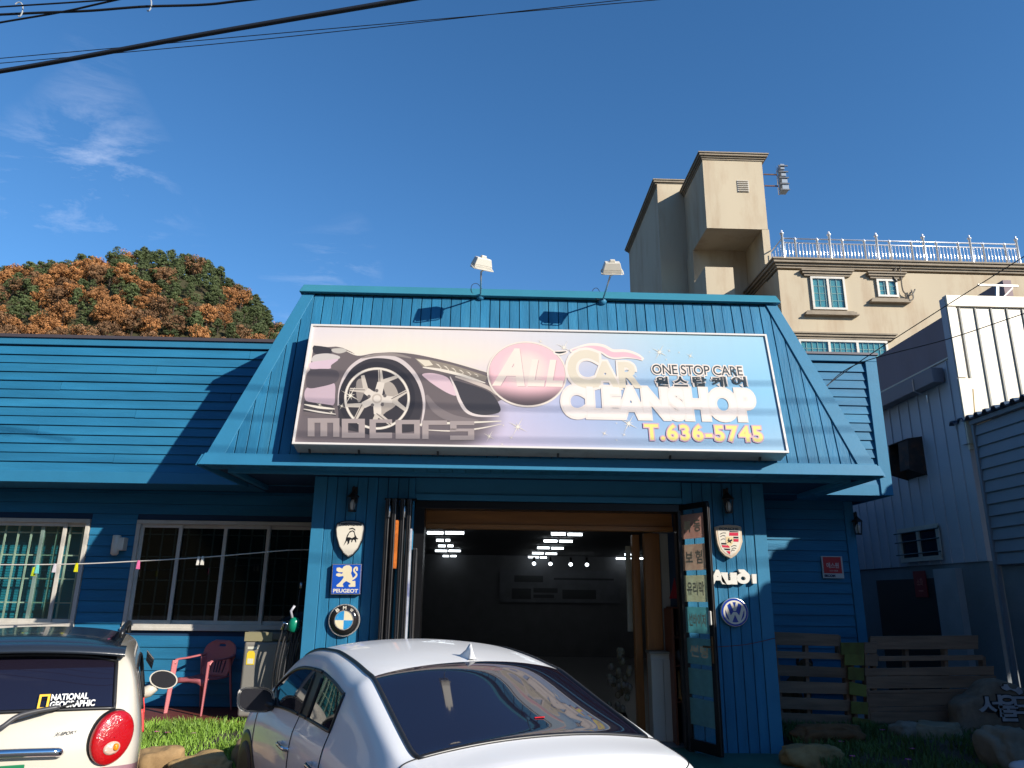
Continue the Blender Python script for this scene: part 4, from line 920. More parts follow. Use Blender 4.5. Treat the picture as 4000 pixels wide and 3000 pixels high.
# ------------------------------------------------------------------ cars
def carpaint(name, col, rough=.28, flake=0): return mat(name, col, rough, coat=1.0, var=.015, vscale=2)
M_cglass = mat('tinted_car_glass', (.010, .008, .016), .02, spec=.8, coat=.3)
M_cblack = mat('car_black_trim', (.012, .012, .013), .35)
M_redl = mat('red_lamp_lens', S(190, 16, 22, .8), .12, coat=1, bump=.25, bscale=90)
M_seam = mat('panel_gap', (.02, .02, .022), .8)
def loft(par, st, setfn, names, mats, rear=None, cap_front=True, lev=2):
    """mirrored lofted body: st = [(f, [(w, z[, df])...])]; setfn(station index, column index) -> set number; rear = rows for a rear panel patch"""
    bm = bmesh.new(); rows = []
    for f, P in st:
        L = [(-p[0], f+(p[2] if len(p) > 2 else 0), p[1]) for p in P]      # local X = right, so the left side is negative
        R = [(-x, y, z) for x, y, z in L[:-1]][::-1]
        rows.append([bm.verts.new(v) for v in L+R])
    lay = bm.faces.layers.int.new('set'); n = len(st[0][1]); N = 2*n-1
    for i in range(len(rows)-1):
        for j in range(N-1):
            fc = bm.faces.new((rows[i][j], rows[i][j+1], rows[i+1][j+1], rows[i+1][j])); fc[lay] = setfn(i, j if j < n-1 else N-2-j)
    if cap_front: fc = bm.faces.new(rows[-1]); fc[lay] = setfn(len(rows)-2, 1)
    if rear is None: fc = bm.faces.new(rows[0][::-1]); fc[lay] = setfn(0, 1)
    else:
        k, bul, rset = rear; r0 = rows[0]                                     # k = column where the rear panel's top row starts
        top = r0[k:N-k]; m = len(top)
        wts = [(v.co.x-top[0].co.x)/(top[-1].co.x-top[0].co.x) for v in top]
        prev = None
        for j in range(k+1):
            a, b = r0[j], r0[N-1-j]
            if j == k: row = top
            else: row = [a]+[bm.verts.new((a.co.x+(b.co.x-a.co.x)*w, a.co.y-bul(j, w), a.co.z)) for w in wts[1:-1]]+[b]
            if prev:
                for q in range(m-1): fc = bm.faces.new((prev[q], row[q], row[q+1], prev[q+1])); fc[lay] = rset(j-1, q, m-1)
            prev = row
    bmesh.ops.recalc_face_normals(bm, faces=bm.faces)
    for f in bm.faces: f.material_index = f[lay]
    me = bpy.data.meshes.new('tmp'); bm.to_mesh(me); bm.free()
    for m_ in mats: me.materials.append(m_)
    o = bpy.data.objects.new('tmp', me); COL.objects.link(o); s = o.modifiers.new('s', 'SUBSURF'); s.levels = s.render_levels = lev
    ev = bpy.data.meshes.new_from_object(o.evaluated_get(bpy.context.evaluated_depsgraph_get()))
    bpy.data.objects.remove(o)
    V = [v.co.copy() for v in ev.vertices]; NRM = [v.normal.copy() for v in ev.vertices]; objs = {}; F = [(tuple(p.vertices), p.material_index) for p in ev.polygons]
    for si, (nm, mt) in enumerate(zip(names, mats)):
        fs = [f for f, m_ in F if m_ == si]
        if not fs: continue
        par_ = {}
        def find(a):
            while par_.setdefault(a, a) != a: par_[a] = par_[par_[a]]; a = par_[a]
            return a
        for f in fs:
            for i in f[1:]: par_[find(i)] = find(f[0])
        comp = {}
        for f in fs: comp.setdefault(find(f[0]), []).append(f)
        for fs2 in comp.values():                             # left and right pieces are separate parts
            used = sorted({i for f in fs2 for i in f}); ix = {v: k for k, v in enumerate(used)}
            m2 = bpy.data.meshes.new(nm); m2.from_pydata([V[i] for i in used], [], [[ix[i] for i in f] for f in fs2])
            for p in m2.polygons: p.use_smooth = True
            m2.normals_split_custom_set_from_vertices([NRM[i] for i in used])
            ob = link(nm, m2, mt, par); objs[si] = ob
    ef = {}
    for f, m_ in F:
        for a, b in zip(f, f[1:]+f[:1]): ef.setdefault((min(a, b), max(a, b)), []).append(m_)
    def chains(test):
        E = [e for e, s_ in ef.items() if len(s_) == 2 and s_[0] != s_[1] and test(set(s_))]
        adj = {}
        for a, b in E: adj.setdefault(a, []).append(b); adj.setdefault(b, []).append(a)
        seen = set(); out = []
        for s0 in sorted(adj, key=lambda v: len(adj[v])):
            for nx in adj[s0]:
                if (min(s0, nx), max(s0, nx)) in seen: continue
                path = [s0]; cur, nxt = s0, nx
                while True:
                    seen.add((min(cur, nxt), max(cur, nxt))); path.append(nxt)
                    if len(adj[nxt]) != 2: break
                    c2 = [q for q in adj[nxt] if (min(nxt, q), max(nxt, q)) not in seen]
                    if not c2: break
                    cur, nxt = nxt, c2[0]
                out.append(path)
        return [[V[i]+NRM[i]*.002 for i in p] for p in out]
    bpy.data.meshes.remove(ev)
    return objs, chains
def trim(par, paths, r, name, m, n=6):
    for p in paths:
        if len(p) > 2: MB().tube(p, r, n).build(name, m, par, True, local=True)
def wheel(par, x, f, r, side):
    t = MB(); t.lathe([(r*.70, -.09), (r*.93, -.095), (r, -.06), (r, .06), (r*.93, .095), (r*.70, .09)], (x, f, r), (1, 0, 0), 32)
    w = t.build('wheel', M_rubber, par, True, local=True)
    b = MB(); b.lathe([(r*.69, .0), (r*.69, .075), (r*.60, .085), (.05, .07)], (x, f, r), (side, 0, 0), 24); b.build('rim', M_steel, w, True, local=True)

# ---- white sedan
sed = thing('sedan_car', 'white four-door sedan with dark tinted rear glass and a fin aerial', 'car', (.478, -5.668, -.02), .452)
W8 = mat('white_car_paint', (.86, .855, .84), .35, coat=.55, var=.01, vscale=2)
lowr = [(.74, .20), (.86, .42), (.885, .66)]
def stn(f, sh, wl, wu, rail, mid, ctr, low=lowr): return (f, low+[sh, wl, wu, rail, mid, ctr])
ST = [stn(.02, (.74, .78), (.70, .88), (.62, .965), (.52, .995), (.28, 1.01), (0, 1.015), [(.62, .28), (.72, .44), (.76, .60)]),
      stn(.10, (.79, .80), (.755, .90), (.68, .985), (.57, 1.02), (.3, 1.045), (0, 1.052), [(.70, .24), (.81, .43), (.84, .62)]),
      stn(.28, (.83, .855), (.79, .935), (.72, 1.00), (.65, 1.02), (.33, 1.06), (0, 1.07), [(.74, .22), (.85, .43), (.872, .64)]),
      stn(.44, (.845, .87), (.80, .95), (.755, 1.005), (.72, 1.03), (.37, 1.075), (0, 1.088)),
      stn(.52, (.85, .88), (.806, .955), (.76, 1.03), (.725, 1.055), (.37, 1.105), (0, 1.118)),
      stn(.90, (.857, .90), (.812, .97), (.748, 1.13), (.695, 1.18), (.35, 1.243), (0, 1.258)),
      stn(1.22, (.86, .912), (.815, .985), (.735, 1.235), (.675, 1.290), (.34, 1.352, -.05), (0, 1.366, -.06)),
      stn(1.30, (.86, .916), (.818, 1.00), (.732, 1.258), (.672, 1.312), (.34, 1.372, -.05), (0, 1.386, -.06)),
      stn(1.40, (.862, .92), (.82, .985), (.752, 1.21), (.67, 1.335), (.34, 1.394), (0, 1.408)),
      stn(1.62, (.865, .92), (.825, .965), (.735, 1.285), (.672, 1.365), (.34, 1.424), (0, 1.438)),
      stn(2.02, (.868, .915), (.83, .95), (.72, 1.335), (.672, 1.40), (.34, 1.452), (0, 1.466)),
      stn(2.12, (.868, .912), (.83, .946), (.72, 1.335), (.672, 1.40), (.34, 1.452), (0, 1.466)),
      stn(2.55, (.868, .90), (.832, .932), (.72, 1.325), (.672, 1.39), (.34, 1.445), (0, 1.46)),
      stn(2.90, (.866, .89), (.834, .92), (.735, 1.25), (.685, 1.33), (.35, 1.385), (0, 1.40)),
      stn(3.20, (.862, .88), (.835, .908), (.775, 1.09), (.73, 1.175), (.38, 1.24), (0, 1.255)),
      stn(3.48, (.858, .87), (.835, .895), (.81, .955), (.765, 1.01), (.40, 1.075), (0, 1.09)),
      stn(3.62, (.855, .86), (.83, .885), (.80, .92), (.76, .95), (.40, 1.01), (0, 1.02)),
      stn(4.10, (.83, .78), (.79, .82), (.73, .85), (.65, .87), (.36, .92), (0, .935)),
      stn(4.40, (.72, .66), (.68, .70), (.62, .73), (.54, .75), (.30, .80), (0, .81), [(.64, .22), (.74, .38), (.76, .52)]),
      stn(4.52, (.52, .54), (.48, .57), (.44, .60), (.38, .61), (.22, .64), (0, .65), [(.48, .26), (.55, .36), (.56, .46)])]
BODY, RGL, SGL, WGL, ROOF, FDR, RDR, TAIL, BPL, BOOT = range(10)
def sset(i, j):
    if j >= 6 and i in (3, 4, 5, 6): return RGL
    if j >= 6 and 7 <= i <= 12: return ROOF
    if j >= 6 and i in (13, 14): return WGL
    if j == 4 and i in (8, 9, 11, 12, 13): return SGL
    if j == 4 and i == 10: return BPL
    if j >= 5 and i in (0, 1, 2): return BOOT
    if j == 3 and i in (0, 1): return TAIL
    if j in (1, 2, 3) and 8 <= i <= 10: return RDR
    if j in (1, 2, 3) and 11 <= i <= 14: return FDR
    return BODY
so_, ch = loft(sed, ST, sset, ['body', 'rear_glass', 'side_glass', 'windscreen', 'roof', 'front_door', 'rear_door', 'tail_light', 'door_pillar', 'boot_lid'],
               [W8, M_cglass, M_cglass, M_cglass, W8, W8, W8, M_redl, M_cblack, W8], lev=3)
trim(sed, ch(lambda s: RGL in s and ROOF not in s), .013, 'glass_seal', M_cblack)
trim(sed, ch(lambda s: SGL in s or BPL in s), .011, 'window_trim', M_cblack)
trim(sed, ch(lambda s: s == {ROOF, BODY}), .013, 'roof_moulding', M_cblack)
trim(sed, ch(lambda s: WGL in s), .009, 'glass_seal', M_cblack)
trim(sed, ch(lambda s: (FDR in s or RDR in s) and SGL not in s and BPL not in s), .0035, 'door_gap', M_seam, 5)
trim(sed, ch(lambda s: s == {BOOT, BODY}), .0035, 'boot_gap', M_seam, 5)
for s in (-1, 1):
    for f in (.98, 3.68):
        MB().lathe([(.37, -.06), (.37, .012), (.34, .012)], (s*.868, f, .33), (s, 0, 0), 30).build('wheel_arch', M_cblack, sed, True, local=True)
        wheel(sed, s*.80, f, .315, s)
    # door mirrors
    hx, hy, hz = s*.965, 2.98, 1.01
    mm = MB(); rows = []
    for k in range(7):
        t = k/6; a = pi*t*.5
        sx, sz, d = (.125*cos(a*.96)+.01), (.082*cos(a*.96)+.006), .10*sin(a)
        rows.append([Vector((hx+s*.0+sx*math.copysign(abs(cos(q))**.55, cos(q)), hy+d, hz+sz*math.copysign(abs(sin(q))**.6, sin(q))+.02*cos(q)*-s*-1)) for q in [2*pi*i/24 for i in range(25)]])
    mm.grid(rows); hs_ = mm.build('mirror', W8, sed, True, local=True)
    g_ = MB(); g_.poly([Vector((hx+.117*math.copysign(abs(cos(q))**.55, cos(q)), hy-.004, hz+.074*math.copysign(abs(sin(q))**.6, sin(q))+.02*cos(q)*s)) for q in [2*pi*i/24 for i in range(24)]]); g_.build('mirror_glass', mat('mirror_dark', (.02, .02, .024), .15), hs_, local=True)
    g_ = MB(); ring_ = []; 
    for rr_ in (.965, 1.0): ring_.append([Vector((hx+.125*rr_*math.copysign(abs(cos(q))**.55, cos(q)), hy-.006, hz+.081*rr_*math.copysign(abs(sin(q))**.6, sin(q))+.02*cos(q)*s)) for q in [2*pi*i/24 for i in range(25)]])
    g_.grid(ring_); g_.build('mirror_rim', M_cblack, hs_, local=True, fix=False)
    MB().tube([(s*.80, 3.02, .965), (s*.86, 3.01, .965), (s*.90, 3.0, .985)], [.055, .042, .03], 10).build('mirror_arm', M_cblack, hs_, True, local=True)
    MB().prism([(s*.815, 2.86, .945), (s*.815, 3.16, .935), (s*.79, 3.10, 1.07)], (s*.012, 0, 0)).build('mirror_base', M_cblack, hs_, local=True)
    for f, z in ((2.18, .80), (1.36, .82)):
        h_ = MB(); h_.tube(spline([(s*.872, f, z), (s*.905, f+.02, z+.004), (s*.907, f+.10, z+.006), (s*.905, f+.19, z+.008), (s*.872, f+.21, z+.008)], 4), .014, 8)
        h_.build('door_handle', M_chrome, sed, True, local=True)
# fin aerial, high brake light, rear wiperless glass lamp
fn = MB(); rows = []
for t, hh, ww in ((0, .004, .045), (.03, .022, .048), (.09, .055, .038), (.13, .088, .020), (.155, .092, .014), (.17, .06, .022), (.185, .004, .04)): rows.append([(-ww, 1.275+.185-t, 1.392), (-ww*.5, 1.275+.185-t, 1.392+hh*.55), (0, 1.275+.185-t, 1.392+hh), (ww*.5, 1.275+.185-t, 1.392+hh*.55), (ww, 1.275+.185-t, 1.392)])
fn.grid(rows).build('fin_aerial', W8, sed, True, local=True)
MB().box(.06, .12, .60, .61, 1.146, 1.150).build('high_brake_light', mat('brake_glow', (.5, .01, .02), .3, emit=.15), sed, local=True)

# ---- small two-tone hatchback
hat = thing('hatchback_car', 'small cream and mauve hatchback with a black roof and round red rear lamps', 'car', (-2.675, -4.861, -.02), .404)
CRM = carpaint('cream_car_paint', S(222, 214, 198, .76)); MAU = carpaint('mauve_car_paint', S(164, 124, 132, .8)); BRF = mat('black_roof_film', (.018, .024, .034), .22, coat=.4, bump=.03, bscale=60)
HS = [(.0, [(.58, .24, .12), (.66, .48, .06), (.70, .83, .10), (.69, .95, .12), (.685, 1.055, .14), (.635, 1.30, .24), (.555, 1.415, .32), (.29, 1.452, .32), (0, 1.46, .32)]),
      (.0, [(.62, .22, .22), (.70, .46, .18), (.735, .82, .22), (.725, .93, .24), (.715, 1.03, .25), (.65, 1.30, .34), (.565, 1.435, .44), (.29, 1.475, .44), (0, 1.483, .44)]),
      (.50, [(.64, .20), (.72, .42), (.748, .79), (.738, .91), (.725, 1.0), (.655, 1.315), (.57, 1.445), (.29, 1.488), (0, 1.496)]),
      (.85, [(.64, .20), (.72, .42), (.748, .735), (.738, .89), (.725, .965), (.655, 1.34), (.57, 1.455), (.29, 1.50), (0, 1.508)]),
      (1.55, [(.64, .20), (.72, .42), (.748, .72), (.738, .87), (.725, .94), (.655, 1.355), (.575, 1.46), (.29, 1.505), (0, 1.512)]),
      (1.65, [(.64, .20), (.72, .42), (.748, .72), (.738, .87), (.725, .935), (.655, 1.355), (.575, 1.46), (.29, 1.505), (0, 1.512)]),
      (2.10, [(.64, .20), (.72, .42), (.748, .71), (.738, .86), (.725, .915), (.665, 1.32), (.59, 1.41), (.30, 1.455), (0, 1.465)]),
      (2.45, [(.64, .20), (.72, .42), (.745, .70), (.735, .85), (.725, .90), (.70, 1.12), (.64, 1.22), (.33, 1.27), (0, 1.28)]),
      (2.80, [(.64, .20), (.72, .42), (.74, .70), (.73, .83), (.72, .88), (.705, .93), (.67, .97), (.35, 1.01), (0, 1.02)]),
      (3.20, [(.62, .20), (.70, .40), (.71, .64), (.69, .74), (.66, .78), (.62, .81), (.56, .84), (.30, .88), (0, .89)]),
      (3.46, [(.45, .24), (.52, .38), (.54, .52), (.50, .60), (.46, .63), (.42, .65), (.36, .67), (.20, .69), (0, .70)])]
HC, HM, HR, HSG, HRG, HW, HFD, HRD, HP = range(9)
def hset(i, j):
    if j >= 6 and i <= 5: return HR
    if j >= 6 and i in (6, 7): return HW
    if j == 4 and i in (2, 3, 5, 6): return HSG
    if j == 4 and i == 4: return HP
    if j == 3 and 2 <= i <= 4 : return HRD
    if j == 3 and 5 <= i <= 7: return HFD
    if j <= 1: return HM
    return HC
def hrear(j, q, n):
    if j == 4: return HRG if 1 <= q <= n-2 else HC
    if j <= 1: return HM
    return HC
ho, hch = loft(hat, HS, hset, ['upper_body', 'lower_body', 'roof', 'side_glass', 'rear_glass', 'windscreen', 'front_door', 'rear_door', 'door_pillar'],
               [CRM, MAU, BRF, M_cglass, M_cglass, M_cglass, CRM, CRM, CRM], rear=(5, lambda j, w: (.10, .075, .085, .085, .08, .06)[j]*(1-(2*w-1)**2)**.8, hrear), lev=3)
RS = mat('red_pinstripe', S(226, 70, 66, .85), .45)
trim(hat, hch(lambda s: HRG in s), .012, 'glass_seal', M_cblack)
trim(hat, hch(lambda s: HSG in s and HRD not in s and HFD not in s), .010, 'window_trim', M_cblack)
trim(hat, hch(lambda s: (HFD in s or HRD in s) and (HSG not in s)), .006, 'door_stripe', RS)
trim(hat, hch(lambda s: s == {HP, HSG}), .007, 'door_stripe', RS)
for s in (-1, 1):
    for f in (.62, 2.96):
        MB().lathe([(.31, -.06), (.31, .012), (.29, .012)], (s*.725, f, .27), (s, 0, 0), 28).build('wheel_arch', M_cblack, hat, True, local=True); wheel(hat, s*.67, f, .265, s)
    # oval lamp cluster on the rear corner: dark bezel, red lens, clear reverse lamp
    ctr = Vector((s*.572, .085, .945)); xa = Vector((cos(.42), s*sin(.42), 0)); za = Vector((s*.10, .12, .99)).normalized(); nn = xa.cross(za).normalized(); nn = nn if nn.y < 0 else -nn
    xa = xa*.115; za = za*.145
    for nm, k, hh, d, m_ in (('lamp_bezel', 1.06, -.05, .055, M_cblack), ('tail_light', 1.0, .0, .035, M_redl)):
        L_ = MB(); rows = [[ctr+(xa*cos(q)+za*sin(q))*k*r_+nn*(hh+d*h_) for q in [2*pi*i/36 for i in range(37)]] for r_, h_ in ((1, -.6), (1, .45), (.93, .72), (.7, .9), (.4, .98), (.02, 1))]
        tl = L_.grid(rows).build(nm, m_, hat, True, local=True)
    cl = ctr+za*-.38+xa*.0
    L_ = MB(); L_.grid([[cl+(xa*cos(q)+za*.62*sin(q))*.40*r_+nn*(.028+.014*h_) for q in [2*pi*i/24 for i in range(25)]] for r_, h_ in ((1, 0), (1, .6), (.7, .9), (.02, 1))]); L_.build('reverse_lamp', mat('clear_lamp', S(226, 190, 170, .8), .1, coat=1, bump=.3, bscale=70), tl, True, local=True)
    for q in range(2): L_ = MB(); L_.ell(cl+nn*(.045)+za*(.06*q)+xa*.15, .016, .01, .016, 8, 6); L_.build('lamp_bulb', mat('amber_bulb', S(255, 150, 30, .8), .1), tl, True, local=True)
    # mirror
    hx, hy, hz = s*.865, 2.34, 1.035
    mm = MB(); rows = []
    for k in range(7):
        a = pi*.5*k/6; rows.append([Vector((hx+.108*cos(q)*(cos(a*.97)+.05), hy+.09*sin(a), hz+.073*sin(q)*(cos(a*.97)+.05)+.015*cos(q)*-s)) for q in [2*pi*i/24 for i in range(25)]])
    hm_ = mm.grid(rows).build('mirror', CRM, hat, True, local=True)
    g_ = MB(); g_.poly([Vector((hx+.102*cos(q), hy-.002, hz+.067*sin(q)+.015*cos(q)*-s)) for q in [2*pi*i/24 for i in range(24)]]); g_.build('mirror_glass', mat('mirror_dark', (.02, .02, .024), .15), hm_, local=True)
    g_ = MB(); g_.grid([[Vector((hx+.12*rr_*cos(q), hy-.004, hz+.08*rr_*sin(q)+.015*cos(q)*-s)) for q in [2*pi*i/24 for i in range(25)]] for rr_ in (.86, .95)]); g_.build('mirror_rim', CRM, hm_, local=True, fix=False)
    MB().tube([(s*.70, 2.40, .92), (s*.76, 2.39, .94), (s*.81, 2.38, .98)], [.05, .05, .04], 10).build('mirror_arm', CRM, hm_, True, local=True)
    MB().tube(spline([(s*.53, .55, 1.475), (s*.535, .60, 1.525), (s*.54, 1.1, 1.54), (s*.545, 1.6, 1.53), (s*.55, 1.68, 1.46)], 6), .018, 8).build('roof_rail', M_cblack, hat, True, local=True)
    MB().grid([[(s*.70, f, z0), (s*(.745+.012*sin(pi*k/8)), f, z0-.06)] for k, (f, z0) in enumerate([(.95+.145*q, 1.30+.03*sin(pi*q/8)) for q in range(9)])]).build('rain_visor', mat('smoked_visor', (.02, .02, .022), .1), hat, True, local=True)
# rear spoiler, wiper, handle bar, plate, sticker
sp = MB(); rows = []
for q in range(13):
    u = -1+q/6; x = u*.575; z = 1.447-.035*u*u; y = .31+.05*u*u
    rows.append([(x, y+.10, z+.018), (x, y-.06, z+.012), (x, y-.115, z-.02), (x, y-.11, z-.035), (x, y+.02, z-.03)])
sp.grid(rows).build('spoiler', BRF, hat, True, local=True)
def hrp(x, z, h=0):      # approximate point on the rear panel
    zz = [.24, .48, .83, .95, 1.055, 1.30]; ff = [.12, .06, .10, .12, .14, .24]; bb = [.10, .075, .085, .085, .08, .06]; ww = [.58, .66, .70, .69, .685, .635]
    i = max(0, min(4, next((k for k in range(5) if z < zz[k+1]), 4))); t = (z-zz[i])/(zz[i+1]-zz[i])
    l = lambda A: A[i]+(A[i+1]-A[i])*t
    u = x/l(ww); return Vector((x, l(ff)-l(bb)*(max(0, 1-u*u))**.8*.92-h, z))
wp = MB(); wp.tube(spline([hrp(-.06, 1.0, .03), hrp(.02, 1.04, .05), hrp(.10, 1.095, .045), hrp(.28, 1.125, .035)], 6), [.016]+[.014]*17+[.010], 8); wpo = wp.build('rear_wiper', mat('wiper_grey', (.05, .05, .055), .45), hat, True, local=True)
MB().tube([hrp(.06, 1.06, .022), hrp(.20, 1.095, .022), hrp(.36, 1.145, .022)], .006, 6).build('blade', M_rubber, wpo, local=True)
hb = MB(); hb.tube(spline([hrp(-.42, .895, .02), hrp(-.39, .90, .045), hrp(0, .91, .045), hrp(.29, .90, .045), hrp(.315, .89, .02)], 6), .024, 10); hb.build('tailgate_bar', M_chrome, hat, True, local=True)
plq = [hrp(-.24, .735, .03), hrp(.165, .735, .03), hrp(.165, .85, .03), hrp(-.24, .85, .03)]
pt = MB(); pt.prism([Vector((p.x, -.018, p.z)) for p in plq], (0, -.008, 0)); plt_ = pt.build('number_plate', mat('green_plate', S(30, 130, 84, .8), .4), hat, local=True, bevel=.003)
PP = Plane((0, -.0265, 0), (1, 0, 0), (0, 0, 1))
m = MB(); lettering(m, PP, '어', .04, .757, .095, .83, .001, .05); m.build('plate_character', mat('plate_white', S(220, 226, 220, .8), .5), plt_, local=True, fix=False)
m = MB(); disc(m, PP, .12, .82, .010, .010, .002, 14, .004); m.build('plate_bolt', mat('plate_teal', S(60, 160, 160, .8), .3), plt_, local=True)
# sticker on the rear glass: yellow frame and two words; badge on the panel
a, b = hrp(.18, 1.12, .012), hrp(.18, 1.22, .012); up_ = (b-a).normalized()
SPn = Plane(hrp(.165, 1.112, .010), (.995, .10, 0), up_)
ys = mat('sticker_yellow', S(244, 190, 20, .85), .5); ws = mat('sticker_white', S(232, 232, 228, .85), .5)
st = MB()
for q in ((0, 0, .012, .085), (.043, 0, .055, .085), (.012, .073, .043, .085), (.012, 0, .043, .012)): shape(st, SPn, [(q[0], q[1]), (q[2], q[1]), (q[2], q[3]), (q[0], q[3])], .004)
st.build('sticker_frame', ys, hat, local=True, fix=False)
st = MB(); lettering(st, SPn, 'NATIONAL', .062, .048, .25, .082, .004, .035); lettering(st, SPn, 'GEOGRAPHIC', .062, .006, .29, .040, .004, .035); st.build('sticker_lettering', ws, hat, local=True, fix=False)
bp = hrp(.335, .985, .004); bn = Plane(bp, (.96, .28, 0), (0, .1, .995)); m = MB(); lettering(m, bn, 'X-SPORT', -.055, -.008, .055, .008, .003, .02, .3); m.build('badge', M_chrome, hat, local=True, fix=False)
MB().tube([hrp(.55, .79, .0), hrp(.57, .74, .0)], .008, 6).build('door_stripe', RS, hat, local=True)

# ------------------------------------------------------------------ grey metal building next door
NX = 8.05; NY = 2.62
M_rib = mat('grey_metal_sheet', S(196, 198, 208, .85), .55, metal=0, var=.05, vscale=1.5)
M_whs = mat('white_metal_sheet', S(236, 226, 206, .82), .4, metal=.05, var=.03, dirt=S(190, 150, 110), dscale=2.5, damt=.12)
nb = thing('metal_building', 'grey and white sheet metal building next door with a white front parapet', 'building', (9, 4, 0))
zr = onX(3720, 1395, NX).z; zw0 = onX(3870, 2190, NX).z; zpt = onY(3693, 1160, NY).z
w = MB().box(NX, NX+.12, NY+.02, 15, zw0, zr).build('side_wall', M_rib, nb)
y_ = NY+.25
while y_ < 14: MB().box(NX-.022, NX-.0005, y_, y_+.035, zw0, zr-.02).build('sheet_rib', M_rib, w); y_ += .34
MB().box(NX+.02, NX+.3, NY+.02, 15, -.02, zw0-.002).build('base_wall', mat('dark_concrete', (.20, .22, .24), .85, var=.2, vscale=1.2, bump=.2, bscale=12), nb)
MB().box(NX-.10, NX+.018, NY+.75, NY+1.4, -.02, 2.30).build('concrete_column', mat('pale_concrete', (.36, .38, .41), .8, var=.12), nb)
MB().box(NX-.02, NX+.018, NY+1.5, NY+3.6, -.02, 2.15).build('dark_door', mat('black_door', (.012, .014, .016), .6), nb)  # black slab stands in for the shade inside an open doorway
# white front parapet with vertical seams
pw = MB().box(NX-.02, 16, NY-.03, NY+.02, 4.2, zpt).build('front_parapet', M_whs, nb)
x_ = NX+.16
while x_ < 13:
    MB().box(x_, x_+.03, NY-.052, NY-.031, 4.22, zpt-.22).build('sheet_rib', mat('seam_grey', S(150, 150, 142, .8), .5), pw); x_ += .285
MB().box(NX-.05, 16, NY-.075, NY+.05, zpt-.20, zpt+.012).build('coping', M_whs, pw, bevel=.01)
MB().box(NX-.045, NX+.10, NY-.06, NY-.031, 5.45, zpt-.21).build('edge_flashing', M_whs, pw); MB().box(NX-.05, NX+.22, NY-.065, NY-.0311, 4.3, 5.43).build('edge_flashing', M_whs, pw)
MB().box(NX-.06, NX-.021, NY-.03, NY+.12, 4.3, zpt-.02).build('return_flashing', M_rib, pw)
for k, (a, b) in enumerate((((3985, 1580), (3985, 1560)), )):
    pass
MB().tube(spline([onY(3800, 1520, NY-.06), onY(3806, 1600, NY-.06), onY(3812, 1640, NY-.07)], 5), .012, 6).build('yellow_hose', mat('yellow_hose', S(206, 170, 90, .8), .5), pw)
# box gutter with brackets, mauve wall behind
ga, gb_ = onX(3435, 1550, NX-.22), onX(3680, 1405, NX-.22)
gz1, gz0 = (ga.z+gb_.z)/2, (ga.z+gb_.z)/2-.27
gt = MB().box(NX-.24, NX-.03, NY+.35, 13.5, gz0, gz1).build('box_gutter', mat('gutter_grey', S(150, 144, 152, .7), .45, metal=.2), nb, bevel=.008)
for yb in (NY+.95, NY+2.9, NY+5): MB().tube([(NX-.25, yb, gz1-.05), (NX-.25, yb, gz0-.01), (NX-.10, yb, gz0-.06), (NX-.02, yb, gz0-.06), (NX-.02, yb, gz0-.22)], .012, 5).build('bracket', M_steel, gt)
MB().box(NX-.03, NX+1.1, NY+.03, 15, zr+.002, zr+.03).build('roof_sheet', M_whs, nb)
mz = onX(3560, 1312, NX+1.2).z
MB().box(NX+1.2, NX+1.35, NY+.15, 16, zr-.3, mz).build('mauve_wall', mat('mauve_render', S(172, 152, 156, .7), .8, var=.08, dirt=S(120, 100, 100), dscale=1.5, damt=.5, stretch=(1, 1, .4)), nb)
MB().box(NX+1.05, NX+1.198, NY+.15, 16, zr+.30, zr+.55).build('steel_beam', mat('mauve_beam', S(120, 106, 118, .7), .5), nb)
# window with bars
wa_, wb2 = onX(3522, 2085, NX), onX(3668, 2050, NX); wz1 = onX(3595, 2065, NX).z; wz0 = onX(3595, 2185, NX).z; zw0 = wz0-.1
nw = MB().box(NX-.03, NX-.024, wb2.y, wa_.y, wz0, wz1).build('window', mat('dark_pane', (.012, .013, .015), .08), nb)
for yy in (wb2.y, (wa_.y+wb2.y)/2, wa_.y): MB().box(NX-.06, NX-.031, yy-.04, yy+.04, wz0, wz1).build('frame', M_white, nw)
for zz in (wz0, wz1): MB().box(NX-.062, NX-.0315, wb2.y-.04, wa_.y+.04, zz-.04, zz+.04).build('frame', M_white, nw)
for zz in (wz0+.1, wz0+.33, wz0+.5): MB().tube([(NX-.10, wb2.y-.1, zz), (NX-.10, wa_.y+.1, zz)], .012, 6).build('bar', M_black, nw)
# rusty extractor hood
hp = onX(3535, 1785, NX-.2); hd = thing('extractor_hood', 'rusty brown sheet metal extractor hood on the grey ribbed wall', 'hood', (NX-.1, hp.y, hp.z-.35))
y0_, y1_ = hp.y-.34, hp.y+.34; M_rust = mat('rusted_steel', S(66, 52, 48, .7), .8, var=.3, vscale=5, dirt=S(110, 66, 40), dscale=4, damt=.6, bump=.2)
sh_ = MB(); zt_ = hp.z+.32
sh_.prism([(NX-.001, y0_, zt_), (NX-.30, y0_, zt_-.05), (NX-.34, y0_, zt_-.62), (NX-.001, y0_, zt_-.72)], (0, .015, 0)); sh_.prism([(NX-.001, y1_, zt_), (NX-.30, y1_, zt_-.05), (NX-.34, y1_, zt_-.62), (NX-.001, y1_, zt_-.72)], (0, -.015, 0))
sh_.hexa([(NX-.001, y0_, zt_), (NX-.31, y0_, zt_-.05), (NX-.31, y1_, zt_-.05), (NX-.001, y1_, zt_), (NX-.001, y0_, zt_+.015), (NX-.31, y0_, zt_-.035), (NX-.31, y1_, zt_-.035), (NX-.001, y1_, zt_+.015)])
sh_.build('casing', M_rust, hd)
MB().box(NX-.04, NX-.003, y0_+.016, y1_-.016, zt_-.7, zt_-.01).build('grille', mat('hood_black', (.01, .01, .01), .9), hd)  # plain black plate at the back of the hood
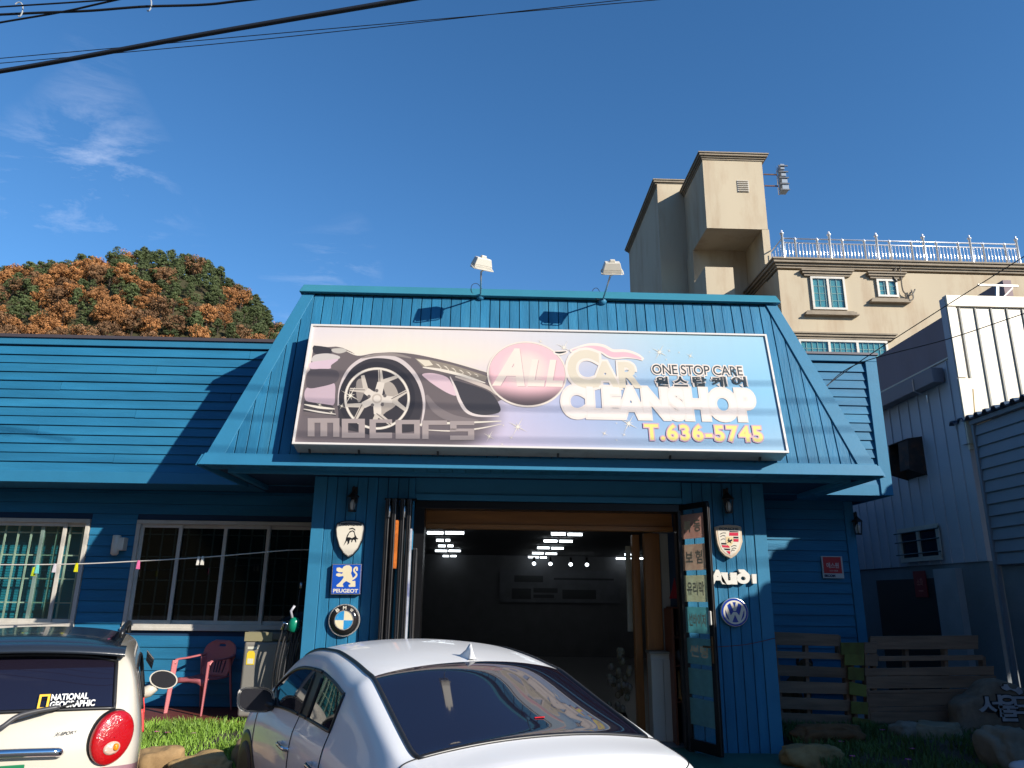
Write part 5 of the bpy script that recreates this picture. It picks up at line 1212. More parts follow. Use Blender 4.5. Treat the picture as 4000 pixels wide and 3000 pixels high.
MB().prism([(NX-.30, y0_+.016, zt_-.06), (NX-.30, hp.y, zt_-.06), (NX-.33, hp.y, zt_-.60), (NX-.33, y0_+.016, zt_-.60)], (.01, 0, 0)).build('flap', M_rust, hd)
# lean-to shed with ribbed side and corrugated eave, running towards the street
sd_ = thing('lean_to_shed', 'dark lean-to shed with horizontal metal siding and a corrugated roof edge', 'shed', (8.5, -3, 0))
EZ = 4.70; SY0, SY1 = -6.5, NY-.10
s_w = MB().box(NX+.06, NX+.16, SY0, SY1, 2.30, EZ-.12).build('side_wall', mat('shed_metal', S(150, 158, 170, .75), .5, metal=0, var=.06), sd_)
z = 2.32
while z < EZ-.2:
    MB().hexa([(NX+.02, SY0, z), (NX+.06, SY0, z), (NX+.06, SY1-.06, z), (NX+.02, SY1-.06, z), (NX+.045, SY0, z+.17), (NX+.06, SY0, z+.17), (NX+.06, SY1-.06, z+.17), (NX+.045, SY1-.06, z+.17)]).build('siding_strip', MATS['shed_metal'], s_w); z += .19
MB().box(NX+.0, NX+.07, SY1-.058, SY1, -.02, EZ-.10).build('corner_post', MATS['shed_metal'], sd_)
MB().box(NX+.08, NX+.20, SY0, SY1-.07, -.02, 2.298).build('base_wall', MATS['dark_concrete'], sd_)
MB().box(NX+.2, 13, SY0, SY0+.12, -.02, EZ+.4).build('front_wall', MATS['shed_metal'], sd_)
rows = []; y_ = SY0-.2; prof = [(0, 0), (.045, .0), (.075, .055), (.145, .055), (.175, 0), (.22, 0)]
ys_ = []
while y_ < SY1+.25:
    for dy, dz in prof[:-1]: ys_.append((y_+dy, dz))
    y_ += .22
rf_ = MB(); rf_.grid([[(x, yy, EZ+dz+(x-NX)*.10) for yy, dz in ys_] for x in (NX-.10, 11, 16)]); rf_.grid([[(x, yy, EZ-.02+dz+(x-NX)*.10) for yy, dz in ys_] for x in (NX-.10, 10, 14)]); rf_.grid([[(NX-.10, yy, EZ-.02+dz-.01) for yy, dz in ys_], [(NX-.10, yy, EZ+dz-.01) for yy, dz in ys_]])
rf_.build('corrugated_roof', mat('blue_grey_sheet', S(60, 88, 116, .6), .45, metal=.2), sd_, fix=False)
MB().box(NX-.02, NX+.05, SY0, SY1, EZ-.10, EZ-.032).build('eave_purlin', MATS['shed_metal'], sd_)
# T bracket on the white parapet top
tb = tag(MB().bar(onY(3895, 1165, NY), onY(3895, 1120, NY), .04, .04).bar(onY(3820, 1113, NY), onY(3975, 1118, NY), .03, .03).bar(onY(3920, 1160, NY), onY(3955, 1125, NY), .015, .015).build('cable_bracket', mat('pale_steel', (.5, .5, .48), .4, metal=.4), None), 'T-shaped metal bracket standing on the white parapet', 'bracket')

# signs on the right
sg_ = tag(MB().box(*[onY(3207, 2172, YWALL-.05).x, onY(3288, 2172, YWALL-.05).x], YWALL-.055, YWALL-.035, onY(3207, 2258, YWALL-.05).z, onY(3207, 2172, YWALL-.05).z).build('security_plaque', mat('plaque_white', S(210, 208, 206, .8), .4), None), 'red and white security company plaque on the right wing wall', 'sign')
QP = Plane((onY(3207, 2172, YWALL-.055).x, YWALL-.056, onY(3207, 2258, YWALL-.055).z), (1, 0, 0), (0, 0, 1)); qw = onY(3288, 2172, YWALL-.055).x-QP.o.x; qh = onY(3207, 2172, YWALL-.055).z-QP.o.z
m = MB(); shape(m, QP, [(.02, qh*.22), (qw-.02, qh*.22), (qw-.02, qh-.012), (.02, qh-.012)], .001); m.build('red_field', mat('plaque_red', S(214, 40, 48, .8), .4), sg_, fix=False)
m = MB(); lettering(m, QP, '에스원', qw*.22, qh*.46, qw*.80, qh*.70, .002, .03); lettering(m, QP, 'CCTV 작동중', qw*.34, qh*.30, qw*.74, qh*.37, .002, .02); m.build('lettering', mat('plaque_ink', S(226, 190, 186, .8), .4), sg_, fix=False)
m = MB(); lettering(m, QP, 'SECOM', qw*.08, qh*.06, qw*.58, qh*.16, .002, .06); m.build('brand_lettering', mat('plaque_navy', S(30, 34, 80, .8), .4), sg_, fix=False)
rp = onX(3598, 2285, NX-.02); rs = tag(MB().box(NX-.035, NX-.021, rp.y-.2, rp.y+.2, rp.z-.22, rp.z+.25).build('red_board', mat('red_board', S(170, 34, 40, .7), .5), None), 'small red notice board in the dark passage beside the grey column', 'sign')
RP = Plane((NX-.036, rp.y+.2, rp.z-.22), (0, -1, 0), (0, 0, 1)); m = MB(); lettering(m, RP, '소화', .10, .20, .30, .34, .001, .03); shape(m, RP, [(.12, .10), (.28, .10), (.28, .13), (.12, .13)], .001); m.build('lettering', mat('board_ink', S(220, 120, 110, .7), .5), rs, fix=False)

# ------------------------------------------------------------------ beige apartment building behind
BY = 19.0
M_bei = mat('beige_render', S(214, 198, 170, .78), .85, var=.05, vscale=.8, bump=.06, bscale=8, dirt=S(158, 128, 100), dscale=1.1, damt=.55, stretch=(1, 1, .22))
M_cor = mat('cornice_grey', S(166, 152, 132, .78), .8, var=.08, dirt=S(96, 86, 74), dscale=1.6, damt=.5)
bb_ = thing('apartment_building', 'beige rendered apartment block with a stair tower and rooftop railing', 'building', (14, 24, 0))
bx0 = onY(3037, 1040, BY).x; zc = onY(3300, 1040, BY).z
main = MB().box(bx0, 34, BY, 34, -.02, zc-.25).build('main_block', M_bei, bb_)
def cornice(par, x0, x1, y0, y1, z, s=1.0):
    c_ = MB()
    for k, (d, a, b) in enumerate(((.05, -.34, -.24), (.12, -.238, -.14), (.22, -.138, -.02), (.28, -.018, .05))): c_.box(x0-d*s, x1+d*s, y0-d*s, y1+d*s, z+a*s, z+b*s)
    return c_.build('cornice', M_cor, par)
cornice(main, bx0, 34, BY, 34, zc+.18)
# tower
TY = BY+1.3
t0, t1 = onY(2742, 600, TY), onY(3003, 612, TY); tzb = onY(2752, 890, TY).z; tx1 = bx0+.02
up = MB().box(t0.x, t1.x-.35, TY, TY+3.3, tzb, t0.z-.2).build('tower_head', M_bei, bb_)
cornice(up, t0.x, t1.x-.3, TY, TY+3.3, t0.z-.05, .8)
MB().box(t1.x-.62, t1.x-.3, TY+.01, TY+3.3, 0, tzb-.002).build('tower_wall', M_bei, bb_)
MB().box(t0.x-.05, t1.x-.63, TY+2.2, TY+3.3, 0, tzb-.002).build('tower_back_wall', M_bei, bb_)
pp = onY(2720, 1040, TY+.4)
MB().box(t0.x-.1, t0.x+1.15, TY+.3, TY+2.19, 0, onY(2760, 1042, TY+.3).z).build('balcony_wall', M_bei, bb_)
lb = onY(2600, 775, TY+3.3)
rear = MB().box(lb.x-.4, t0.x+2.0, TY+3.31, TY+11, 0, lb.z+.9).build('rear_block', M_bei, bb_)
cornice(rear, lb.x-.4, t0.x-.1, TY+3.4, TY+11, lb.z+1.0, .8)
MB().box(bx0-1.4, bx0-.003, BY+.5, BY+3, 0, onY(3020, 1190, BY+.5).z).build('link_block', M_bei, bb_)
cornice(main, bx0-1.4, bx0-.35, BY+.55, BY+2.9, onY(3020, 1190, BY+.5).z+.1, .6)
def bwin(x0, y0, x1, y1, panes, teal, hood=True, over=30):
    a, b = onY(x0, y0, BY), onY(x1, y1, BY); X0, X1, Z1, Z0 = a.x, b.x, a.z, b.z
    rec = MB().box(X0, X1, BY-.012, BY-.004, Z0, Z1).build('window', mat('teal_curtain', S(80, 168, 180, .8), .6, var=.2, vscale=4, stretch=(6, 1, .5)) if teal else mat('pale_curtain', S(176, 176, 164, .7), .7, var=.12), main)
    f_ = MB(); q = .09
    for e in ((X0-q, X1+q, Z1, Z1+q), (X0-q, X1+q, Z0-q, Z0), (X0-q, X0, Z0, Z1), (X1, X1+q, Z0, Z1)): f_.box(e[0], e[1], BY-.09, BY-.003, e[2], e[3])
    f_.build('frame', M_white, rec)
    for i in range(1, panes): xx = X0+(X1-X0)*i/panes; MB().box(xx-.05, xx+.05, BY-.085, BY-.013, Z0, Z1).build('mullion', M_white, rec)
    for i in range(panes): MB().box(X0+(X1-X0)*i/panes+.051, X0+(X1-X0)*(i+1)/panes-.051, BY-.06, BY-.05, Z0, Z1).build('pane', M_glass, rec)
    gx_ = MB(); k = max(3, int((X1-X0)/.22))
    for i in range(1, k): gx_.box(X0+(X1-X0)*i/k-.012, X0+(X1-X0)*i/k+.012, BY-.045, BY-.03, Z0, Z1)
    k = max(3, int((Z1-Z0)/.30))
    for i in range(1, k): gx_.box(X0, X1, BY-.029, BY-.015, Z0+(Z1-Z0)*i/k-.012, Z0+(Z1-Z0)*i/k+.012)
    gx_.build('grille', mat('grille_cream', S(214, 214, 196, .8), .5), rec)['kind'] = 'stuff'
    o_ = .42
    for zz, dd in ((Z1+.26, 1), (Z0-.26, -1)):
        h_ = MB(); h_.box(X0-o_, X1+o_, BY-.16, BY-.002, zz-.05, zz+.05); h_.box(X0-o_+.08, X1+o_-.08, BY-.10, BY-.002, zz-.13*dd-.02, zz-.05*dd); h_.box(X0-o_-.06, X1+o_+.06, BY-.22, BY-.002, zz+.051*dd if dd > 0 else zz-.11, zz+.11 if dd > 0 else zz-.051)
        if dd > 0 or hood: h_.build('moulding', M_cor, rec)
bwin(3170, 1090, 3300, 1205, 2, True); bwin(3428, 1100, 3500, 1155, 2, True, True)
bwin(3125, 1335, 3465, 1420, 3, True, False)
# louvre in the tower head
la, lbb = onY(2878, 705, TY), onY(2926, 752, TY); lv = MB().box(la.x, lbb.x, TY-.03, TY-.002, lbb.z, la.z).build('louvre', M_white, up)
for i in range(6): zz = lbb.z+(la.z-lbb.z)*(i+.5)/6; MB().box(la.x+.03, lbb.x-.03, TY-.06, TY-.031, zz-.03, zz+.01).build('louvre_slat', M_cor, lv)
# downpipe cables on the facade
for P_ in ([(3517, 1030), (3520, 1090), (3530, 1140), (3560, 1152), (3575, 1130)], [(3500, 1045), (3490, 1080), (3505, 1100)], [(3560, 1132), (3568, 1165), (3550, 1172), (3535, 1150)]):
    MB().tube([onY(p[0], p[1], BY-.12) for p in spline(P_, 5)], .03, 5).build('wall_cable', mat('cable_grey', S(120, 112, 100, .7), .6), main)
# stainless roof railing
M_inox = mat('polished_stainless', (.86, .86, .88), .3, metal=.55)
ry = BY+.25; ra, rb = onY(3062, 1000, ry), onY(3985, 1030, ry); zb_ = zc+.24
rl = thing('roof_railing', 'polished stainless railing along the beige building roof edge', 'railing', ((ra.x+rb.x)/2, ry, zb_))
for h in (1.12, .92, .12): MB().tube([(ra.x, ry, zb_+h), (rb.x, ry, zb_+h)], .03, 8).build('rail', M_inox, rl, True)
n_p = 6
for i in range(n_p):
    x_ = ra.x+(rb.x-ra.x)*i/(n_p-1); p_ = MB().lathe([(.07, 0), (.06, .05), (.05, 1.3), (.09, 1.33), (.09, 1.36), (.03, 1.42), (.045, 1.46), (.01, 1.52)], (x_, ry, zb_), (0, 0, 1), 10).build('post', M_inox, rl, True)
    for dx in (-.55, .55):
        if ra.x < x_+dx < rb.x: MB().lathe([(.045, 0), (.045, 1.05), (.07, 1.08), (.01, 1.2)], (x_+dx, ry, zb_), (0, 0, 1), 8).build('thin_post', M_inox, rl, True)
b_ = MB(); x_ = ra.x+.1
while x_ < rb.x: b_.lathe([(.018, .12), (.018, .35), (.035, .40), (.018, .45), (.035, .5), (.018, .55), (.018, .92)], (x_, ry, zb_), (0, 0, 1), 6); x_ += .15
b_.build('balusters', M_inox, rl, True)['kind'] = 'stuff'
b_ = MB()
for k in range(9): b_.lathe([(.02, 0), (.02, .95)], (ra.x, ry+.25+k*.3, zb_), (0, 0, 1), 6)
b_.tube([(ra.x, ry, zb_+1.12), (ra.x, ry+2.6, zb_+1.12)], .03, 6); b_.build('side_run', M_inox, rl, True)['kind'] = 'stuff'
# antenna on the tower side
ac = onY(3047, 705, TY+.6); an = thing('panel_antenna', 'slatted panel antenna bracketed to the side of the beige tower', 'antenna', ac-Vector((0, 0, .7)))
MB().tube([ac-Vector((.1, 0, .75)), ac+Vector((-.1, 0, .75))], .04, 6).build('mast', M_steel, an)
for z_ in (.3, -.3): MB().bar(ac+Vector((-.75, 0, z_)), ac+Vector((-.1, 0, z_)), .05, .05).build('arm', mat('rust_arm', S(110, 70, 50, .7), .7), an)
for k in range(4): MB().box(ac.x-.02, ac.x+.28-.04*k, ac.y-.25, ac.y+.2, ac.z-.62+.36*k, ac.z-.36+.36*k).build('panel', mat('antenna_grey', (.22, .27, .34), .5), an)
for k in range(5): MB().box(ac.x-.14, ac.x+.3, ac.y-.3, ac.y-.255, ac.z-.66+.31*k, ac.z-.61+.31*k).build('slat', mat('antenna_dark', (.06, .07, .09), .5), an)
aa = onY(2625, 735, TY+5); an2 = thing('roof_aerial', 'tiny forked aerial on the rear roof of the beige building', 'antenna', aa-Vector((0, 0, .4)))
MB().tube([aa+Vector((.5, 0, -.6)), aa], .03, 5).build('mast', M_steel, an2); MB().tube([aa+Vector((-.2, 0, -.1)), aa, aa+Vector((.0, 0, .35))], .03, 5).build('fork', M_steel, an2)

# ------------------------------------------------------------------ overhead cables
M_cab = mat('black_cable', (.012, .013, .016), .5)
def cable(P, r, lab, grp=None, n=8, sag=0, m=None):
    Q = spline(P, 14); tag(MB().tube(Q, r, 8).build('overhead_cable', m or M_cab, None, True), lab, 'cable', grp)
def ext(a, b, k0, k1): d = b-a; return [a-d*k0, a, b, b+d*k1]
ZC = 8.6
for off, r in ((0, .027), (.048, .026)):
    a, b, c_ = onZ(0, 280, ZC), onZ(800, 135, ZC), onZ(1600, -2, ZC)
    o_ = Vector((0, off*.6, off*.9)); cable([a+(a-b)*2.2+o_+Vector((0, 0, .5)), a+(a-b)+o_+Vector((0, 0, .15)), a+o_, b+o_, c_+o_, c_+(c_-b)*1.2+o_, c_+(c_-b)*4+o_+Vector((0, 0, .3))], r, 'thick black overhead cable of a twisted pair, '+('lower strand' if not off else 'upper strand'), 'thick cable pair')
for k, P_ in enumerate((((0, 228), (700, 165), (1200, 120), (2500, 5)), ((0, 247), (700, 185), (1250, 130), (2400, 3)))):
    q = [onZ(x, y, 9.6) for x, y in P_]; cable([q[0]+(q[0]-q[1])*1.5]+q+[q[-1]+(q[-1]-q[-2])*1.5], .006, 'thin overhead wire crossing the thick cable, '+('reaching furthest over the sign' if k == 0 else 'slightly the lower of two'), 'thin wires')
for k, (P_, r, lab) in enumerate((([(0, 27), (300, 8), (520, -8)], .008, 'slim overhead cable carrying small wire hooks, highest of the bundle'), ([(0, 57), (150, 50), (350, 42), (560, 26), (800, 18), (1000, -4)], .012, 'wavy overhead cable hung in small wire hooks'), ([(0, 88), (250, 45), (470, -4)], .010, 'straight overhead cable crossing the wavy hooked cable'))):
    q = [onZ(x, y, 7.2) for x, y in P_]; cable([q[0]+(q[0]-q[1])*3]+q+[q[-1]+(q[-1]-q[-2])*4], r, lab)
for k, (x, y) in enumerate(((70, 30), (572, 8))):
    c_ = onZ(x, y, 7.2); tag(MB().tube([c_+Vector((.035*sin(t)+.03*t/3, .0, .085*cos(t)-.02)) for t in [i*.4 for i in range(-2, 10)]], .006, 6).build('cable_hook', mat('hook_pale', (.4, .42, .42), .5), None), 'small pale wire hook on the wavy cable, '+('where the slim cable passes close by' if k == 0 else 'where the cables spread apart'), 'hook')
w1 = [onY(4000, 1002, -1.6), onY(3640, 1230, -1.0), onY(3340, 1425, -.2), onY(3150, 1570, -.2), onY(3010, 1700, -.55)]
cable([w1[0]+(w1[0]-w1[1])*2]+w1, .006, 'service wire slanting down from beyond the white parapet to the canopy')
w2 = [onY(4000, 1225, -1.6), onY(3700, 1325, -1.0), onY(3335, 1428, -.19), onY(3180, 1560, -.18), onY(3020, 1705, -.54)]
cable([w2[0]+(w2[0]-w2[1])*2]+w2, .006, 'service wire crossing the ribbed white parapet to the canopy')

for k, (y0_, z0_, z1_) in enumerate(((-7.2, 9.15, 8.75), (-7.6, 9.05, 8.55), (-7.9, 8.75, 8.35), (-8.3, 8.6, 8.0))):
    cable([(-16, y0_, z0_+.5), (-2, y0_, z0_-.05), (8, y0_+.1, (z0_+z1_)/2-.3), (24, y0_+.2, z1_+.2)], .014, 'road-side cable strung above the parked cars, '+('first', 'second', 'third', 'fourth')[k]+' from the shop', 'road-side cables')

# ------------------------------------------------------------------ wooded hill
HX = [(-420, 60), (-300, 78), (-200, 86)]
def ridge(x):           # ridge ground height of the hill, Y about 250 m
    pts = [(-600, 40), (-400, 70), (-260, 92), (-182, 96), (-150, 100), (-124, 105), (-105, 103), (-88, 92), (-70, 76), (-40, 52), (0, 26), (60, 8), (160, 2), (600, 2)]
    for (a, za), (b, zb2) in zip(pts, pts[1:]):
        if a <= x <= b: t = (x-a)/(b-a); t = t*t*(3-2*t) if 0 else t; return za+(zb2-za)*t
    return 2
def hillz(x, y):
    t = max(0, min(1, (y-105)/(250-105))); s = t*t*(3-2*t)
    if y > 250: s = 1-.25*min(1, (y-250)/120)
    return ridge(x)*1.095*s-.5+2.5*noise.noise(Vector((x/30, y/30, 3)))*s
hm = MB(); ysr = [105+i*8 for i in range(19)]+[270, 300, 340]; xsr = [-560+i*14 for i in range(58)]
hm.grid([[(x, y, hillz(x, y)) for x in xsr] for y in ysr])
struct(hm.build('hill', mat('forest_floor', S(84, 76, 44, .6), .95, var=.3, vscale=.08, dirt=S(60, 66, 34, .6), dscale=.05, damt=.8), None, True, fix=False))
M_pn = mat('pine_foliage', S(86, 98, 54, .75), .8, var=.35, vscale=.35, rand=.22, dirt=S(56, 72, 42, .7), dscale=.25, damt=.8)
M_ok = mat('autumn_foliage', S(180, 122, 70, .74), .8, var=.30, vscale=.4, rand=.22, dirt=S(150, 104, 62, .7), dscale=.3, damt=.8)
M_ok2 = mat('brown_autumn_foliage', S(150, 110, 74, .62), .85, var=.30, vscale=.4, rand=.18, dirt=S(120, 84, 50, .6), dscale=.3, damt=.8)
M_bark = mat('tree_bark', S(78, 64, 54, .6), .9, var=.2)
def treemesh(kind, seed):
    rnd = random.Random(seed); mb = MB(); H = 9.0
    mb.cur = 1; mb.tube([(0, 0, -1.5), (rnd.uniform(-.3, .3), 0, 3), (rnd.uniform(-.5, .5), rnd.uniform(-.4, .4), 6.5)], [.28, .22, .10], 6)
    for k in range(4):
        a = rnd.uniform(0, 2*pi); mb.tube([(0, 0, 3+k*.8), (cos(a)*1.6, sin(a)*1.6, 4.4+k*.9)], [.10, .03], 5)
    mb.cur = 0; cl = []
    if kind == 'pine':
        for k in range(30):
            h = rnd.uniform(.22, 1.0); r = (1-(h-.22)/.78)**.7*3.0+.5; a = rnd.uniform(0, 2*pi); q = r*rnd.uniform(.3, 1); cl.append((q*cos(a), q*sin(a), h*H, rnd.uniform(.7, 1.25), .45))
    else:
        for k in range(34):
            v = Vector((rnd.gauss(0, 1), rnd.gauss(0, 1), rnd.gauss(0, 1))).normalized()*rnd.uniform(.55, 1); cl.append((v.x*3.4, v.y*3.4, 5.4+v.z*3.2, rnd.uniform(.8, 1.4), .8))
    for cx, cy, cz, r, fl in cl:
        for q in range(44 if kind != 'pine' else 38):
            v = Vector((rnd.gauss(0, 1), rnd.gauss(0, 1), rnd.gauss(0, 1))).normalized(); p = Vector((cx+v.x*r, cy+v.y*r, cz+v.z*r*fl))
            s = rnd.uniform(.15, .34); t1 = v.cross(Vector((rnd.uniform(-1, 1), rnd.uniform(-1, 1), rnd.uniform(-1, 1)))).normalized(); t2 = v.cross(t1); t1 = (t1+v*rnd.uniform(-.6, .6))*s; t2 = (t2+v*rnd.uniform(-.6, .6))*s
            mb.poly([p-t1-t2*.6, p+t1-t2*.6, p+t2])
    return mb.mesh('hill_tree_mesh', fix=False)
PR = [(treemesh('pine', 11+k), M_pn, 'p') for k in range(3)]+[(treemesh('oak', 31+k), M_ok, 'o') for k in range(3)]+[(treemesh('oak', 51), M_ok2, 'b')]
for me, m_, k in PR: me.materials.append(m_); me.materials.append(M_bark)
TP = {'p': ('pine_tree', 'dark green pine tree growing on the wooded hill', 'pines on the hill'), 'o': ('oak_tree', 'rust orange autumn tree growing on the wooded hill', 'autumn trees on the hill'), 'b': ('bare_tree', 'dull brown thinning tree growing on the wooded hill', 'brown trees on the hill')}
rt_ = random.Random(5); cnt = {'p': 0, 'o': 0, 'b': 0}; y_ = 150
def vis(p):
    d = p-CAM; c_ = d.dot(_f)
    X_, Y_ = 2000+FPX*d.dot(_r)/c_, 1500-FPX*d.dot(_u)/c_
    return -120 < X_ < 1250 and Y_ < 1420
while y_ < 262:
    x_ = -240+rt_.uniform(0, 6)
    while x_ < -40:
        px_, py_ = x_+rt_.uniform(-1.8, 1.8), y_+rt_.uniform(-2.0, 2.0); z_ = hillz(px_, py_)
        if vis(Vector((px_, py_, z_+8))):
            pz = .55*noise.noise(Vector((px_/15, py_/20, 4.7)))+.45*(z_-92)/30+.25*noise.noise(Vector((px_/7, py_/7, 9)))+rt_.uniform(-.34, .34)+(.30 if px_ > -118 else .06)
            k = 'p' if pz > .12 else ('o' if pz < -.0 or rt_.random() < .6 else 'b')
            if k == 'o' and rt_.random() < .25: k = 'b'
            if cnt[k] < 298:
                me = rt_.choice([q for q in PR if q[2] == k])[0]; o = bpy.data.objects.new(TP[k][0], me); COL.objects.link(o)
                s = rt_.uniform(.58, 1.0); o.location = (px_, py_, z_); o.scale = (s*rt_.uniform(.85, 1.15), s*rt_.uniform(.85, 1.15), s*rt_.uniform(.8, 1.1)); o.rotation_euler = (0, 0, rt_.uniform(0, 6.28))
                tag(o, TP[k][1], 'tree', TP[k][2]); cnt[k] += 1
        x_ += 4.7
    y_ += 4.4
print('hill trees', cnt)
# unseen slopes behind the camera, added to cut sky fill, dipped towards the sun
bh = MB(); rows = []
for k in range(6):
    rows.append([])
    for i in range(41):
        a = pi+pi*(i-4)/32*1.0; R2 = 45+k*14; h = (0, 14, 29, 45, 58, 52)[k]*(1.0+.25*noise.noise(Vector((cos(a)*3, sin(a)*3, 7))))*(.30+.70*sst(.5, .95, abs(a-(2*pi+math.atan2(SUN.y, SUN.x)))))
        rows[-1].append((cos(a)*R2, -9+sin(a)*R2, h-.6))
bh.grid(rows); struct(bh.build('hills', mat('far_hill', S(96, 84, 50, .5), .95, var=.35, vscale=.15), None, True, fix=False))

# ------------------------------------------------------------------ pink plastic chair on the deck
M_pink = mat('pink_plastic', S(196, 112, 116, .8), .42, var=.06, dirt=S(170, 100, 104), dscale=5, damt=.4)
cp = onZ(800, 2772, .25); chair = thing('plastic_chair', 'pink moulded plastic armchair on the red deck under the window', 'chair', (cp.x, 1.18, .2525), radians(158))
def solid(o, t): s = o.modifiers.new('solid', 'SOLIDIFY'); s.thickness = t; s.offset = 0; return o
rows = [[Vector((-.24+.48*i/10+0, -.22+.44*j/8, .415+.012*(abs(i-5)/5)**2-.015*sin(pi*j/8)-(.03*((j-7)/1)**2*(1 if j > 7 else 0)))) for i in range(11)] for j in range(9)]
solid(MB().grid(rows).build('seat', M_pink, chair, True, local=True, fix=False), .012)
def bk(u, v):   # backrest surface: u across, v up
    wd = .20+.055*sin(pi*min(1, v*1.0))+(.02 if v > .5 else 0); top = 1.0 if v < .8 else math.sqrt(max(0, 1-((v-.8)/.23)**2))
    return Vector((u*wd*max(.3, top), -.21-.10*v-.03*(1-u*u), .41+.46*v))
mb = MB(); NU_, NV2 = 21, 18; idx = {}
for j in range(NV2+1):
    for i in range(NU_+1): idx[i, j] = mb.pts([bk(-1+2*i/NU_, j/NV2)])
for j in range(NV2):
    for i in range(NU_):
        slot = (2 <= j <= 7 and i in (5, 8, 10, 12, 15)) or (j == 15 and 8 <= i <= 12)
        if not slot: mb.face((idx[i, j], idx[i+1, j], idx[i+1, j+1], idx[i, j+1]))
solid(mb.build('backrest', M_pink, chair, True, local=True, fix=False), .012)
for s in (-1, 1):
    P_ = spline([(s*.235, -.285, .70), (s*.275, -.20, .675), (s*.29, 0, .655), (s*.285, .19, .645), (s*.28, .235, .60)], 6)
    ar = MB(); ar.grid([[p+Vector((-.03, 0, -.004)), p+Vector((0, 0, .006)), p+Vector((.03, 0, -.004))] for p in P_]); solid(ar.build('armrest', M_pink, chair, True, local=True, fix=False), .012)
    for nm, a, b, w0, w1 in (('leg', (s*.275, .225, .64), (s*.285, .27, .0), .038, .024), ('leg', (s*.22, -.23, .66), (s*.25, -.33, 0), .04, .026)):
        a, b = Vector(a), Vector(b); lg = MB(); d1 = Vector((.5*s, .85, 0)); d2 = Vector((.85*s, -.5, 0))
        lg.hexa([b-d1*w1-d2*w1*.4, b+d1*w1-d2*w1*.4, b+d1*w1+d2*w1*.4, b-d1*w1+d2*w1*.4, a-d1*w0-d2*w0*.4, a+d1*w0-d2*w0*.4, a+d1*w0+d2*w0*.4, a-d1*w0+d2*w0*.4]); lg.build(nm, M_pink, chair, local=True, bevel=.008)
solid(MB().grid([[(-.24, .222, .43), (-.12, .232, .425), (0, .236, .422), (.12, .232, .425), (.24, .222, .43)], [(-.25, .24, .33), (-.14, .245, .375), (0, .247, .385), (.14, .245, .375), (.25, .24, .33)]]).build('apron', M_pink, chair, True, local=True, fix=False), .01)

# ------------------------------------------------------------------ grey appliance and hose bundle
gx0, gx1 = onY(940, 2640, .45).x, -2.26
ap = thing('appliance', 'tall grey metal appliance cabinet with a yellow energy label beside the left pillar', 'appliance', ((gx0+gx1)/2, .7, .2525))
MB().box(gx0, gx1, .45, 1.05, .30, 1.17).build('cabinet', mat('grey_enamel', S(150, 146, 138, .72), .38, var=.05, vscale=2), ap, bevel=.035, seg=4)
MB().box(gx0+.005, gx1-.005, .455, 1.045, 1.175, 1.285).build('lid', mat('dark_grey_lid', S(108, 108, 100, .7), .45), ap, bevel=.03, seg=4)
MB().box(gx0, gx0+.34, .448, .452, 1.172, 1.28).build('control_panel', mat('beige_panel', S(160, 152, 118, .75), .45), ap)
for x_ in (gx0+.06, gx1-.06):
    for yy in (.52, .98): MB().lathe([(.03, 0), (.025, .05)], (x_, yy, .2525), (0, 0, 1), 10).build('foot', M_black, ap)
ly = Plane((gx0+.05, .446, .90), (1, 0, 0), (0, 0, 1))
m = MB(); shape(m, ly, [(0, 0), (.10, 0), (.10, .13), (.08, .16), (.02, .16), (0, .13)], .001); m.build('energy_label', mat('label_yellow', S(238, 208, 60, .85), .5), ap, fix=False)
m = MB(); shape(m, ly, [(.015, .012), (.085, .012), (.085, .07), (.015, .07)], .002); m.build('label_print', mat('label_white', S(226, 224, 206, .8), .5), ap, fix=False)
m = MB(); shape(m, ly, [(0, .18), (.13, .18), (.13, .21), (0, .21)], .001); m.build('maker_plate', MATS['label_white'], ap, fix=False)
hb_ = thing('hose_bundle', 'bundle of black hoses with a green valve hanging beside the left pillar', 'hose', (-2.45, .2, .26))
M_hose = mat('black_hose', (.03, .03, .032), .38, var=.1)
c0 = onY(1150, 2430, .22)
rh = random.Random(3)
for k in range(9):
    cx = c0.x-.05+.03*k+rh.uniform(-.02, .02); wv = .07+.02*rh.random(); L_ = .95+.12*rh.random(); lean = -.06-.04*rh.random(); yy = .20+.02*k*(-1)**k*.3
    P_ = [(cx+wv*sin(t)+lean*(1-cos(t))*.5*1.0, yy+.03*sin(2*t+k), c0.z+.02-L_*(1-cos(t))/2) for t in [2*pi*i/24 for i in range(24)]]
    MB().tube(P_, .012, 7, True).build('hose_loop', M_hose, hb_, True)
for k in range(3):
    a = onY(1230+k*14, 2530, .02); P_ = [a+Vector((-.14-.02*k, 0, -.65)), a+Vector((-.09, 0, -.2)), a+Vector((-.01*k, 0, .0)), a+Vector((.08, .0, -.12)), a+Vector((.12, .0, -.5))]; MB().tube(spline(P_, 7), .011, 7).build('hose_loop', M_hose, hb_, True)
vg = onY(1148, 2440, .13)
MB().lathe([(.02, -.09), (.06, -.07), (.068, 0), (.06, .06), (.03, .085)], vg, (.25, -.1, 1), 14).build('green_valve', mat('green_plastic', S(16, 140, 110, .8), .3), hb_, True)
MB().tube([vg+Vector((-.05, -.02, .0)), vg+Vector((-.11, -.03, .02)), vg+Vector((-.13, -.03, -.06))], .018, 8).build('brass_fitting', M_chrome, hb_, True)
MB().tube([vg+Vector((-.02, -.03, .08)), vg+Vector((-.04, -.04, .16)), vg+Vector((.0, -.04, .22))], .016, 8).build('spray_nozzle', mat('pale_nozzle', S(190, 190, 200, .8), .3), hb_, True)
